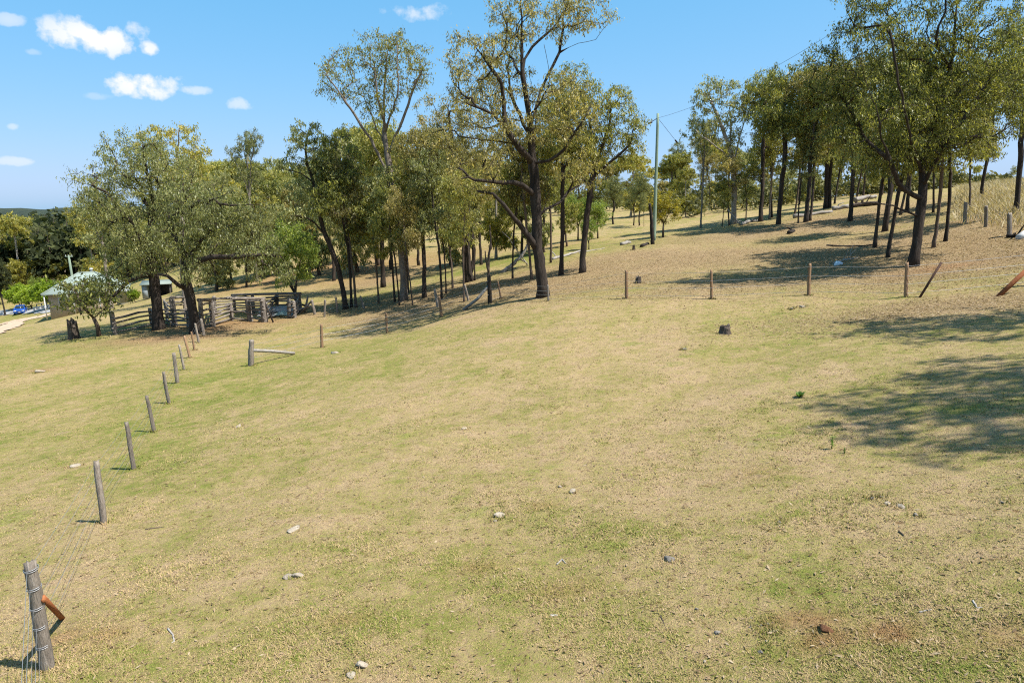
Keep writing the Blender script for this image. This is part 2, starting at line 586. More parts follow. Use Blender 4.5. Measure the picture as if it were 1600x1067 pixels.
MAT['shed_iron'] = rough_mat('grey_blue_iron', (.30, .35, .38), (.42, .47, .50), 2, None, .5, .002)
MAT['shed_dark'] = rough_mat('dark_interior', (.02, .02, .02), (.04, .038, .035), 2, None, .9, .002)  # near-black colour stands in for the shade inside the open shed
MAT['tank'] = rough_mat('cream_tank', (.40, .36, .28), (.52, .47, .38), 2, None, .6, .002)
MAT['car_paint'] = rough_mat('blue_car_paint', (.012, .075, .36), (.02, .10, .42), 2, None, .25, .0, None, .6)
MAT['glass'] = rough_mat('dark_glass', (.02, .03, .04), (.03, .04, .05), 2, None, .08, .0, None, .6)
MAT['rubber'] = rough_mat('black_rubber', (.015, .015, .015), (.03, .03, .03), 8, None, .85, .002)
MAT['lamp_glass'] = rough_mat('clear_lamp_glass', (.6, .62, .65), (.75, .76, .78), 8, None, .15, .0, None, .6)
MAT['bitumen'] = rough_mat('grey_driveway', (.27, .265, .26), (.36, .355, .34), 3, None, .9, .004)
MAT['dirt'] = rough_mat('bare_dirt_track', (.40, .27, .17), (.52, .38, .26), .9, None, .95, .02, (.60, .48, .36))
MAT['tarp'] = rough_mat('faded_green_tarp', (.27, .38, .32), (.38, .48, .41), 5, None, .6, .01)
MAT['old_iron'] = rough_mat('old_roofing_iron', (.36, .36, .34), (.50, .50, .47), 4, None, .5, .004)
MAT['plastic'] = rough_mat('pale_blue_plastic', (.52, .62, .68), (.68, .76, .80), 6, None, .5, .004)
MAT['tin'] = rough_mat('white_tin', (.6, .58, .55), (.75, .73, .70), 8, None, .5, .003)
MAT['straw'] = leaf_mat('tall_dry_grass', [(.12, (.24, .18, .095)), (.45, (.38, .305, .175)), (.75, (.50, .415, .255)), (.95, (.60, .52, .35))], .3, .7)
MAT['litter'] = leaf_mat('fallen_leaves', [(.12, (.10, .06, .03)), (.4, (.22, .145, .072)), (.7, (.33, .24, .135)), (.95, (.50, .40, .27))], .25, .7)
MAT['herb'] = leaf_mat('weed_leaves', [(.12, (.06, .12, .015)), (.5, (.12, .22, .03)), (.95, (.2, .32, .05))])
# ------------------------------------------------------------------ ground sheet
def spaced(lo, a, b, hi, step, grow=1.07):
    mid = list(np.arange(a, b + 1e-6, step))
    left, s, x = [], step, a
    while x > lo:
        s *= grow
        x -= s
        left.append(x)
    right, s, x = [], step, b
    while x < hi:
        s *= grow
        x += s
        right.append(x)
    return np.array(left[::-1] + mid + right)


def blob(x, y, px, py, rx, ry=None, d=None):
    p, _ = hit(px, py, d)
    ry = ry or rx
    return np.exp(-(((x - p[0]) / rx) ** 2 + ((y - p[1]) / ry) ** 2))


def cover(x, y):
    x, y = np.asarray(x, float), np.asarray(y, float)
    L = np.zeros(x.shape)
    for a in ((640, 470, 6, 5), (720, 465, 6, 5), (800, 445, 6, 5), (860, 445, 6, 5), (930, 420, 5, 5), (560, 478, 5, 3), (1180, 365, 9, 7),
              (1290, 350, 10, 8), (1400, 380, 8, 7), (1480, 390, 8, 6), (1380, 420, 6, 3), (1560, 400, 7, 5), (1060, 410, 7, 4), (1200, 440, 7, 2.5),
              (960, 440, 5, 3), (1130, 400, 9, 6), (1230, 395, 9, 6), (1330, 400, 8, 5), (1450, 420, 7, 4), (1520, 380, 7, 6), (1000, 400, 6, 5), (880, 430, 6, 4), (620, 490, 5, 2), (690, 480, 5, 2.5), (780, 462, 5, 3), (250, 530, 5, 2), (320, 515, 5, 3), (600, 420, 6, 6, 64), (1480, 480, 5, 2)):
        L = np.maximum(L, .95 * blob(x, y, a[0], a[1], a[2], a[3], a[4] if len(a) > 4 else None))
    G = .5 + np.zeros(x.shape)
    for px, py, rx, ry, s in ((100, 640, 7, 9, .25), (60, 540, 10, 10, .35), (20, 500, 22, 30, .4), (320, 610, 6, 7, .15), (440, 560, 6, 6, .15), (600, 545, 7, 4, .15),
                              (640, 985, 1.3, .6, .42), (590, 870, 1.0, .5, .25), (700, 900, .8, .4, .3), (480, 855, .6, .4, .3), (280, 700, 1.6, 1.6, .3), (230, 750, 1.2, 1.2, .3), (1310, 915, .6, .35, .4), (1370, 490, 3.5, 1.4, .35),
                              (1100, 430, 5, 2, .3), (690, 428, 9, 3.5, .75), (940, 385, 12, 6, .3), (880, 395, 8, 8, .25), (1490, 445, 5, 2, .2), (820, 650, 2, 1.2, .2), (1010, 825, 1.2, .6, .22), (1520, 1050, .7, .3, .4), (190, 1020, .5, .4, .35)):
        G = G + s * blob(x, y, px, py, rx, ry)
    for px, py, rx, ry, s in ((1000, 620, 7, 4, .16), (700, 800, 3, 2, .1), (1150, 780, 4, 2.5, .14), (900, 540, 6, 3, .12), (1480, 860, 3, 1.5, .15), (130, 930, 1.5, 1.5, .12)):
        G = G - s * blob(x, y, px, py, rx, ry)
    E = np.zeros(x.shape)
    for a in ((370, 505, 4, 1.6, .8), (320, 515, 3, 1, .7), (500, 420, 10, 8, .75), (660, 405, 9, 6, .5), (1470, 419, 1.8, .8, .8), (560, 425, 9, 8, .6), (760, 390, 6, 6, .35), (280, 527, 4, 1.2, .5),
              (95, 1000, .35, .3, .6), (860, 385, 4, 4, .3), (1385, 997, .26, .16, 1), (1285, 974, .2, .14, 1), (1240, 965, .25, .14, .8), (1290, 1000, .3, .16, .8), (1400, 1000, .2, .12, .9), (1560, 1010, .4, .2, .5), (165, 1000, .3, .25, .5), (540, 975, .3, .15, .4), (880, 920, .5, .3, .3), (750, 890, .4, .15, .4), (1185, 740, .6, .4, .3), (850, 790, .3, .15, .4),
              (60, 580, 1.2, .7, .5), (430, 440, 10, 8, .6), (1530, 340, 2, 1.2, .5)):
        E = np.maximum(E, a[4] * blob(x, y, a[0], a[1], a[2], a[3]))
    # strip of bare dirt under the fence of the paddock
    return np.stack([np.clip(L, 0, 1), np.clip(G, 0, 1), np.clip(E, 0, 1), np.ones(x.shape)], -1)


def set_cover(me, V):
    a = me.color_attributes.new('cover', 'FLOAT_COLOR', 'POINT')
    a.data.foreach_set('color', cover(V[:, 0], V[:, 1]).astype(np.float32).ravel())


def make_ground():
    xs = spaced(-1500, -20, 22, 1500, .22, 1.06)
    ys = spaced(-800, 3, 34, 2200, .22, 1.06)
    X, Y = np.meshgrid(xs, ys)
    Z = height(X.ravel(), Y.ravel())
    V = np.stack([X.ravel(), Y.ravel(), Z], 1)
    nx, ny = len(xs), len(ys)
    i = (np.arange(ny - 1)[:, None] * nx + np.arange(nx - 1)[None]).ravel()
    Q = np.stack([i, i + 1, i + nx + 1, i + nx], 1)
    me = mesh_np('ground', V, Q, MAT['ground'], True)
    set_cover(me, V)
    return tag(obj('ground', me), kind='structure')


make_ground()

# ------------------------------------------------------------------ trees
UP = np.array([0, 0, 1.0])


class Tree:
    """skeleton grown towards foliage clumps, thickened by the pipe rule, dressed with single leaves"""

    def __init__(s, seed):
        s.r = np.random.default_rng(seed)
        s.pos, s.par, s.dir, s.can = [], [], [], []
        s.chains = []
        s.tips = []
        s.minr = {}

    def node(s, p, parent, can=True):
        p = np.asarray(p, float)
        d = UP if parent < 0 else p - s.pos[parent]
        d = d / (np.linalg.norm(d) + 1e-9)
        s.pos.append(p)
        s.par.append(parent)
        s.dir.append(d)
        s.can.append(can)
        return len(s.pos) - 1

    def limb(s, pts, start=None, step=.45, wob=.03, can_from=0.0, tip=False, rmin=None):
        """a limb through the given points; it begins at the skeleton node nearest its first point"""
        pts = [np.asarray(p, float) for p in pts]
        if s.pos and start is None:
            P = np.array(s.pos)
            start = int(np.argmin(((P - pts[0]) ** 2).sum(1)))
            pts[0] = s.pos[start]
        chain = []
        if start is None:
            cur = s.node(pts[0], -1, False)
        else:
            cur = start
        chain.append(cur)
        # Catmull-Rom through the points
        n = len(pts)
        total = sum(np.linalg.norm(pts[i + 1] - pts[i]) for i in range(n - 1))
        run = 0
        for i in range(n - 1):
            p0, p1, p2, p3 = pts[max(i - 1, 0)], pts[i], pts[i + 1], pts[min(i + 2, n - 1)]
            L = np.linalg.norm(p2 - p1)
            k = max(1, int(L / step))
            for j in range(1, k + 1):
                t = j / k
                q = .5 * (2 * p1 + (p2 - p0) * t + (2 * p0 - 5 * p1 + 4 * p2 - p3) * t * t + (3 * p1 - p0 - 3 * p2 + p3) * t ** 3)
                q = q + s.r.normal(0, wob, 3) * (1 if (i < n - 2 or j < k) else 0)
                cur = s.node(q, cur, (run + L * t) / total >= can_from)
                chain.append(cur)
            run += L
        s.chains.append(chain)
        if tip:
            s.tips.append(cur)
        if rmin:
            for k, c in enumerate(chain[1:]):
                s.minr[c] = rmin[0] + (rmin[1] - rmin[0]) * k / max(1, len(chain) - 2)
        return cur

    def fill(s, targets, step=.5, wob=.05, back=.7, minh=0, lift=.15):
        T = np.asarray(targets, float)
        P = np.array([p for p, c in zip(s.pos, s.can) if c] or s.pos)
        d0 = np.sqrt(((T[:, None] - P[None]) ** 2).sum(-1)).min(1)
        m = len(s.pos)
        cap = m + 60 * len(T)
        PB, DB, CB = np.zeros((cap, 3)), np.zeros((cap, 3)), np.full(cap, 1e6)
        PB[:m], DB[:m], CB[:m] = np.array(s.pos), np.array(s.dir), np.where(np.array(s.can), 0, 1e6)
        for ti in np.argsort(d0):
            t = T[ti]
            P, D = PB[:m], DB[:m]
            v = t - P
            L = np.sqrt((v * v).sum(1)) + 1e-6
            cosa = (v * D).sum(1) / L
            cost = L * (1 + back * (1 - cosa)) + CB[:m] + np.maximum(0, P[:, 2] - t[2]) * .5
            k = int(np.argmin(cost))
            a = P[k].copy()
            L = L[k]
            c = a + D[k] * L * .38 + UP * L * lift
            n = max(2, int(L / step) + 1)
            cur = k
            ch = [k]
            for j in range(1, n + 1):
                u = j / n
                q = (1 - u) ** 2 * a + 2 * u * (1 - u) * c + u * u * t
                if j < n:
                    q = q + s.r.normal(0, wob, 3)
                cur = s.node(q, cur)
                PB[m], DB[m], CB[m] = q, s.dir[-1], 0
                m += 1
                ch.append(cur)
            s.chains.append(ch)
            s.tips.append(cur)

    def radii(s, base, tip=.012, p=2.3):
        n = len(s.pos)
        a = np.zeros(n)
        ch = [[] for _ in range(n)]
        for i, q in enumerate(s.par):
            if q >= 0:
                ch[q].append(i)
        for i in range(n - 1, -1, -1):
            a[i] = tip ** p if not ch[i] else sum(a[c] for c in ch[i]) + (tip * .12) ** p
        r = a ** (1 / p)
        r = tip + (r - tip) * (base - tip) / max(r[0] - tip, 1e-6)
        for k, v in s.minr.items():
            r[k] = max(r[k], v)
        s.rad = r
        return r

    def wood(s, name, mat, flare=1.6, tip_sides=3, bare=None):
        mb = MB()
        P = np.array(s.pos)
        for k, ch in enumerate(s.chains):
            pts = P[ch].copy()
            rr = s.rad[ch].copy()
            if k > 0:
                rr[0] = min(rr[0], rr[1] * 1.25)
            else:
                hgt = pts[:, 2] - pts[0, 2]
                rr = rr * (1 + (flare - 1) * np.exp(-hgt / .35))
                pts[0, 2] -= .35
            m = rr.max()
            sides = 10 if m > .12 else 7 if m > .05 else 5 if m > .025 else tip_sides
            mb.tube(pts, rr, sides, k == 0 or m > .03, .10 if m > .05 else 0, s.r)
        return mb

    def leaves(s, tips, per, spread, size, twigs=5, droop=1.5, aspect=.4, mb=None, flat=.7, tw_r=.007):
        """leaf rhombi hung along short twigs round each tip"""
        r = s.r
        T = np.array([s.pos[i] for i in tips])
        n = len(T)
        if n == 0:
            return np.zeros((0, 3)), np.zeros((0, 4), int)
        off = r.normal(0, 1, (n, twigs, 3))
        off /= np.linalg.norm(off, axis=-1)[..., None]
        off *= (spread * r.uniform(.45, 1.1, (n, twigs, 1)))
        off[..., 2] = off[..., 2] * flat + .12 * spread
        ends = T[:, None] + off
        if mb is not None:
            for i in range(n):
                for j in range(twigs):
                    m = T[i] * .5 + ends[i, j] * .5 + r.normal(0, .05, 3)
                    mb.tube([T[i], m, ends[i, j]], [tw_r * 1.5, tw_r, tw_r * .6], 3, False)
        k = per
        u = r.uniform(.25, 1.12, (n, twigs, k, 1))
        pos = T[:, None, None] + off[:, :, None] * u + r.normal(0, spread * .17, (n, twigs, k, 3))
        pos = pos.reshape(-1, 3)
        N = len(pos)
        ax = r.normal(0, .75, (N, 3)) + np.array([0, 0, -droop])
        ax /= np.linalg.norm(ax, axis=1)[:, None]
        sd = np.cross(ax, r.normal(0, 1, (N, 3)))
        sd /= np.linalg.norm(sd, axis=1)[:, None]
        nr = np.cross(ax, sd)
        L = size * r.uniform(.45, 1.35, (N, 1))
        W = L * aspect * r.uniform(.8, 1.2, (N, 1)) * .5
        mid = pos + ax * L * .45
        V = np.stack([pos, mid + sd * W + nr * W * .25, pos + ax * L, mid - sd * W + nr * W * .25], 1).reshape(-1, 3)
        Q = np.arange(N * 4).reshape(N, 4)
        return V, Q


def in_ellipsoids(r, ells, n, gap=None):
    """points spread through ellipsoids (x,y,z,rx,ry,rz), more of them towards the outside, kept apart"""
    w = np.array([e[3] * e[4] * e[5] for e in ells]) ** .8
    w = w / w.sum()
    out = []
    tries = 0
    gap = gap or 0
    while len(out) < n and tries < n * 30:
        tries += 1
        e = ells[r.choice(len(ells), p=w)]
        v = r.normal(0, 1, 3)
        v /= np.linalg.norm(v)
        q = np.array(e[:3]) + v * r.uniform(0, 1) ** .42 * np.array(e[3:6])
        if gap and out and (((np.array(out) - q) ** 2).sum(1)).min() < gap * gap:
            continue
        out.append(q)
    return np.array(out)


def dress(t, name, leafmat, barkmat, per, spread, size, twigs=5, droop=1.5, aspect=.33, flat=.7, twig=True, drop=0.0, tw_r=.007):
    mb = t.wood(name, barkmat)
    tips = [i for i in t.tips if t.r.uniform() >= drop]
    V, Q = t.leaves(tips, per, spread, size, twigs, droop, aspect, mb if twig else None, flat, tw_r)
    wood = mb.mesh(name + '_trunk', barkmat, True)
    crown = mesh_np(name + '_crown', V, Q, leafmat)
    return wood, crown


# ---- prototypes, about real size; returns (trunk mesh, crown mesh, height)
def proto_iron(seed, H=11.0, base=.16, leaf='olive', bark='bark_dark', w=3.2, low=.34, n=160, per=19, size=.19, lean=.4):
    t = Tree(seed)
    r = t.r
    a = r.uniform(0, 6.28)
    lx, ly = lean * math.cos(a), lean * math.sin(a)
    fork = H * r.uniform(low, low + .12)
    t.limb([(0, 0, 0), (lx * .2 + r.normal(0, .1), ly * .2, fork * .5), (lx * .6, ly * .6, fork), (lx + r.normal(0, .3), ly + r.normal(0, .3), H * .72), (lx * 1.2 + r.normal(0, .4), ly * 1.2, H * .9)], can_from=.34, wob=.015)
    ells = []
    for k in range(5):
        b = r.uniform(0, 6.28)
        z = H * r.uniform(low + .12, .9)
        q = w * r.uniform(.25, .62) * (1.1 - .45 * abs(z / H - .66) / .3)
        ells.append((lx + q * math.cos(b), ly + q * math.sin(b), z, w * r.uniform(.42, .62), w * r.uniform(.42, .62), H * r.uniform(.09, .14)))
    ells.append((lx, ly, H * .84, w * .6, w * .6, H * .14))
    t.fill(in_ellipsoids(r, ells, n, .42), step=.55, wob=.06)
    t.radii(base)
    return (*dress(t, 'ironbark_tree', MAT[leaf], MAT[bark], per, .62, size), H)


def proto_slim(seed, H=10.0, base=.072, leaf='olive', bark='bark_dark', w=1.8, low=.38, n=90, per=17, size=.19):
    t = Tree(seed)
    r = t.r
    l = r.normal(0, .35, 2)
    t.limb([(0, 0, 0), (l[0] * .3 + r.normal(0, .08), l[1] * .3, H * .3), (l[0] * .7, l[1] * .7 + r.normal(0, .1), H * .6), (l[0], l[1], H * .93)], can_from=low, wob=.012)
    ells = [(l[0], l[1], H * .82, w * .8, w * .8, H * .16)]
    for k in range(6):
        b = r.uniform(0, 6.28)
        z = H * r.uniform(low + .06, .85)
        ells.append((l[0] * .8 + w * .55 * math.cos(b), l[1] * .8 + w * .55 * math.sin(b), z, w * .55, w * .55, H * .09))
    t.fill(in_ellipsoids(r, ells, n, .36), step=.5, wob=.05, lift=.3)
    t.radii(base)
    return (*dress(t, 'slender_tree', MAT[leaf], MAT[bark], per, .55, size), H)


def proto_gum(seed, H=17.0, base=.22, leaf='olive_grey', w=3.4, n=110, per=13, size=.25, low=.52):
    t = Tree(seed)
    r = t.r
    f = H * low
    l = r.normal(0, .4, 2)
    t.limb([(0, 0, 0), (l[0] * .3, l[1] * .3, f * .5), (l[0], l[1], f), (l[0] * 1.4 + r.normal(0, .3), l[1] * 1.4, H * .75), (l[0] * 1.5 + r.normal(0, .5), l[1], H * .93)], can_from=.5, wob=.04)
    a0 = r.uniform(0, 6.28)
    ells = []
    for k in range(5):
        b = a0 + k * 1.35
        q = w * r.uniform(.35, .8)
        z = H * r.uniform(.68, .92)
        top = (l[0] + q * math.cos(b), l[1] + q * math.sin(b), z)
        t.limb([(l[0], l[1], f * r.uniform(.95, 1.2)), (l[0] + q * .35 * math.cos(b), l[1] + q * .35 * math.sin(b), (f * 1.1 + z) / 2), top], can_from=.45, wob=.05)
        ells.append((*top, w * .42, w * .42, H * .085))
    ells.append((l[0] * 1.5, l[1], H * .9, w * .5, w * .5, H * .09))
    t.fill(in_ellipsoids(r, ells, n, .45), step=.6, wob=.05, lift=.25)
    t.radii(base, p=2.0)
    return (*dress(t, 'gum_tree', MAT[leaf], MAT['bark_gum'], per, .62, size, droop=1.6), H)


def proto_round(seed, H=4.0, leaf='bright', bark='bark_brown', w=1.5, stems=3, n=80, per=22, size=.17, low=.28, base=.07, spread=.42, droop=.4):
    t = Tree(seed)
    r = t.r
    t.limb([(0, 0, 0), (0, 0, H * low * .6), (r.normal(0, .1), r.normal(0, .1), H * low)], can_from=.8, wob=.02)
    ells = [(0, 0, H * .62, w, w, H * .34)]
    for k in range(stems):
        b = r.uniform(0, 6.28)
        t.limb([(0, 0, H * low * .8), (w * .3 * math.cos(b), w * .3 * math.sin(b), H * .45), (w * .5 * math.cos(b), w * .5 * math.sin(b), H * .75)], can_from=.2)
        ells.append((w * .45 * math.cos(b), w * .45 * math.sin(b), H * r.uniform(.6, .8), w * .5, w * .5, H * .2))
    t.fill(in_ellipsoids(r, ells, n, .25), step=.4, wob=.04, lift=.2)
    t.radii(base, tip=.006)
    return (*dress(t, 'small_tree', MAT[leaf], MAT[bark], per, spread, size, twigs=4, droop=droop, flat=.9, tw_r=.004), H)


PROTO = {}


def protos():
    PROTO['iron'] = [proto_iron(s, leaf=lf, w=w) for s, lf, w in ((11, 'olive', 3.2), (12, 'brownish', 3.4), (13, 'olive', 2.9), (14, 'olive_grey', 3.2))]
    PROTO['slim'] = [proto_slim(s, leaf=lf, bark=bk) for s, lf, bk in ((21, 'olive', 'bark_dark'), (22, 'brownish', 'bark_brown'), (23, 'olive', 'bark_brown'), (24, 'olive_grey', 'bark_dark'))]
    PROTO['gum'] = [proto_gum(s, leaf=lf) for s, lf in ((31, 'olive_grey'), (32, 'yellow'))]
    PROTO['wattle'] = [proto_round(s) for s in (41, 42)]
    PROTO['golden'] = [proto_round(43, leaf='golden', stems=5)]
    PROTO['hedge'] = [proto_round(45, H=3.0, leaf='hedge', w=1.5, n=120, size=.2, low=.12, spread=.4)]
    PROTO['far'] = [proto_iron(s, leaf=lf, w=4.0, low=.05, n=150, per=16, size=.34, bark=bk) for s, lf, bk in ((51, 'olive', 'bark_brown'), (52, 'yellow', 'bark_pale'), (53, 'olive_grey', 'bark_brown'), (54, 'brownish', 'bark_dark'))]
    PROTO['dark'] = [proto_iron(61, leaf='dark_green', w=3.0, low=.2, n=110, per=18, size=.34)]
    PROTO['sparse'] = [proto_iron(71, w=3.0, n=95, per=12, size=.24), proto_iron(72, w=3.0, n=105, per=13, size=.24)]
    PROTO['shrub'] = [proto_round(47, H=2.0, leaf='olive', w=.95, n=34, per=11, size=.12, base=.04, spread=.36, droop=1.2)]


protos()
NAMES = {'iron': 'ironbark_tree', 'slim': 'slender_tree', 'gum': 'gum_tree', 'wattle': 'wattle_tree', 'golden': 'golden_wattle', 'hedge': 'hedge_bush',
         'far': 'background_tree', 'dark': 'dark_tree', 'shrub': 'shrub'}
CATS = {'golden': 'bush', 'hedge': 'bush', 'shrub': 'shrub'}
TREES = []
TREES_LAST = []


def plant(kind, var, px, py, top, label, wide=1.0, rz=None, d=None, group=None, lean=None):
    """a copy of a prototype standing where the photograph shows its foot, as tall as the photograph shows it"""
    p, d = hit(px, py, d)
    tr, cr, H = PROTO[kind][var % len(PROTO[kind])]
    # real height from the direction of its top
    rt = ray(px, top)
    hor = math.hypot(p[0], p[1])
    zt = CAMZ + rt[2] * hor / math.hypot(rt[0], rt[1])
    s = max(.5, zt - p[2]) / (H * .98)
    rz = rz if rz is not None else (px * 7.31 + py) % 6.28
    e = empty(NAMES[kind], (p[0], p[1], p[2]), label, CATS.get(kind, 'tree'), group, rz)
    e.scale = (s * wide, s * wide, s)
    if lean:
        e.rotation_euler = (lean[1], lean[0], rz)
    obj('trunk', tr, e)
    obj('crown', cr, e)
    TREES.append((kind, px, py, round(d, 1), round(s * H, 1)))
    return e


def hero(name, base, d, label, trunk, limbs, crown, n, R0, leaf, bark='bark_dark', per=20, size=.2, gap=.4, seed=1, spread=.6, depth=.8, droop=1.5, can_from=.4, cat='tree', twigs=5, drop=0.0, pipe=2.3):
    """a tree drawn limb by limb. Limb points: (px, py, metres towards (-) or away (+) from the viewer)"""
    p, d = hit(base[0], base[1], d)

    def cv(px, py, off=0.0):
        q = at_plane(px, py, p[1] + off) - p
        return q
    t = Tree(seed)
    t.limb([np.array([0, 0, 0])] + [cv(*q) for q in trunk], can_from=can_from, wob=.015)
    for l in limbs:
        rm = None
        if isinstance(l[0], str):                      # a bare limb of given thickness
            rm, l = l[1], l[2]
        t.limb([cv(*q) for q in l], wob=.03, can_from=.15 if rm is None else .3, tip=rm is None, rmin=rm)
    ells = []
    k = d / FPX
    for c in crown:
        q = cv(c[0], c[1], c[4] if len(c) > 4 else 0)
        ells.append((*q, c[2] * k, max(c[2], c[3]) * k * depth, c[3] * k))
    t.fill(in_ellipsoids(t.r, ells, n, gap), step=.5, wob=.06)
    t.radii(R0, p=pipe)
    tr, cr = dress(t, name, MAT[leaf], MAT[bark], per, spread, size, twigs, droop, .33, drop=drop)
    e = empty(name, p, label, cat)
    obj('trunk', tr, e)
    obj('crown', cr, e)
    TREES_LAST.append(e)
    return e
# the big tree in the middle
hero('ironbark_tree', (848, 463), None, 'tallest dark ironbark in the middle, crooked bare lower limbs reaching left',
     [(846, 430), (840, 390), (838, 340, .1), (836, 290, .2), (832, 240, .2), (829, 200, 0), (824, 160, 0), (818, 120, -.2), (815, 80, 0), (815, 30, .2), (812, -25, .2)],
     [['bare', (.17, .06), [(839, 385, 0), (820, 360, -.4), (803, 340, -.8), (788, 322, -1.2), (770, 303, -1.4), (746, 299, -1.6)]],
      ['bare', (.15, .07), [(836, 300, 0), (815, 290, -.5), (800, 285, -1.0), (770, 283, -1.6), (742, 282, -2.0)]],
      [(833, 258, 0), (812, 232, -.6), (790, 200, -1.0), (787, 160, -1.0), (783, 130, -1.2), (768, 108, -1.5), (752, 85, -1.5)],
      [(795, 205, -1), (770, 178, -1.6), (742, 168, -2), (707, 152, -2.2), (697, 136, -2.4)],
      [(818, 118, 0), (819, 92, .4), (832, 74, .6), (852, 55, .8), (872, 36, 1), (884, 5, 1.2)],
      [(830, 200, 0), (848, 135, .8), (866, 102, 1.2), (876, 82, 1.4), (905, 68, 1.8), (930, 62, 2.0), (958, 25, 2.2)],
      [(876, 84, 1.4), (878, 45, 1.0), (881, -8, 1.0)],
      [(838, 346, 0), (852, 328, .3), (876, 316, .8), (888, 298, 1.1), (906, 288, 1.5), (922, 270, 1.8)],
      [(833, 256, 0), (858, 250, -.4), (880, 235, -.8), (892, 215, -1.0), (912, 185, -1.4), (922, 168, -1.4)],
      [(830, 215, 0), (812, 180, 1.0), (800, 150, 1.6), (792, 110, 2.0), (780, 60, 2)],
      [(826, 175, 0), (845, 160, -1.2), (858, 120, -2.0), (850, 70, -2.2)]],
     [(752, 80, 48, 50, -.8), (718, 55, 20, 30, -1), (725, 130, 32, 42, -1.5), (828, 20, 55, 40), (900, 30, 55, 36, 1), (790, 140, 45, 50, 1), (870, 150, 50, 45, -.5),
      (760, 190, 55, 36, -1), (850, 210, 60, 36), (910, 185, 32, 34, -.6), (800, 55, 40, 50, 1), (745, 255, 55, 40, -1.4), (905, 265, 40, 34, 1), (700, 210, 30, 36, -1.5)],
     290, .29, 'brownish', per=18, size=.155, gap=.5, seed=3, drop=.02, depth=1.0)

# the big tree on the right
hero('ironbark_tree', (1426, 417), None, 'broad leafy ironbark at right with forked black trunk and pale scar at its foot',
     [(1432, 380), (1437, 340), (1441, 310, 0), (1441, 270, .3), (1450, 220, .5), (1468, 160, .4), (1484, 112, .2), (1490, 70, 0), (1494, 10, 0), (1496, -30, 0)],
     [[(1439, 325, 0), (1415, 296, -.4), (1398, 275, -.8), (1390, 248, -1), (1378, 215, -1.4), (1370, 170, -1.6), (1350, 120, -1.8), (1335, 60, -1.6)],
      [(1392, 252, -1), (1360, 225, -.4), (1340, 195, 0), (1320, 160, .4), (1290, 140, .8)],
      [(1442, 288, 0), (1456, 262, -.5), (1474, 232, -1), (1498, 198, -1.3), (1520, 165, -1.5), (1545, 125, -1.6)],
      [(1466, 170, .4), (1500, 145, 1), (1528, 112, 1.4), (1552, 78, 1.6)],
      [(1448, 232, .4), (1430, 170, 1), (1420, 110, 1.3), (1432, 50, 1.5), (1450, 25, 1.5)],
      [(1443, 262, .2), (1425, 225, -1.2), (1412, 170, -2), (1400, 110, -2.3), (1390, 40, -2.2)],
      ['bare', (.05, .02), [(1434, 338, 0), (1415, 332, -.3), (1396, 322, -.8), (1372, 319, -1.2), (1345, 317, -1.5)]],
      [(1484, 112, 0), (1462, 60, -.8), (1475, 20, -1), (1480, -20, -1)]],
     [(1325, 130, 52, 55), (1300, 75, 34, 32), (1370, 60, 60, 60), (1440, 110, 75, 60), (1390, 180, 70, 55, -.8), (1500, 60, 60, 60), (1480, 170, 65, 55, -1), (1550, 130, 42, 65, -1),
      (1545, 40, 40, 40), (1420, 230, 80, 35), (1520, 220, 45, 35), (1330, 205, 50, 34), (1435, -20, 90, 40), (1340, 20, 40, 40), (1585, 70, 40, 60, .5), (1595, 160, 34, 60, .6), (1285, 110, 30, 34), (1295, 185, 34, 40), (1375, 245, 60, 26), (1570, 0, 40, 40)],
     540, .21, 'olive', per=22, size=.14, gap=.36, seed=4, spread=.6, depth=.8, pipe=2.2)

# the big tree at left
hero('ironbark_tree', (247, 515), None, 'broad domed ironbark at left with leaning dark trunk behind the low rail fence',
     [(245, 480), (241, 440), (236, 405, 0), (234, 370, .2), (238, 330, .4), (235, 290, .3), (225, 250, 0), (222, 222, 0)],
     [['bare', (.14, .05), [(240, 428, 0), (222, 432, -.6), (200, 440, -1.2), (184, 455, -1.6), (170, 470, -1.8), (161, 486, -2)]],
      [(237, 400, 0), (215, 360, -.6), (190, 330, -1.4), (165, 300, -2), (140, 290, -2.4), (115, 282, -2.4)],
      [(236, 372, 0), (258, 350, .6), (280, 320, 1.0), (300, 290, 1.4)],
      [(238, 335, .4), (215, 300, 1.6), (190, 270, 2.4), (170, 250, 2.6)],
      [(240, 430, 0), (262, 424, 1), (285, 440, 1.6)]],
     [(162, 300, 46, 42), (210, 250, 58, 44), (255, 270, 60, 50), (200, 320, 70, 50, -1), (270, 330, 50, 46), (180, 380, 44, 40, -1), (225, 390, 50, 40, -.8), (140, 350, 26, 32), (175, 440, 28, 20, -1.6), (290, 390, 30, 30)],
     310, .34, 'olive_grey', per=18, size=.18, gap=.48, seed=6, spread=.7, depth=.9)

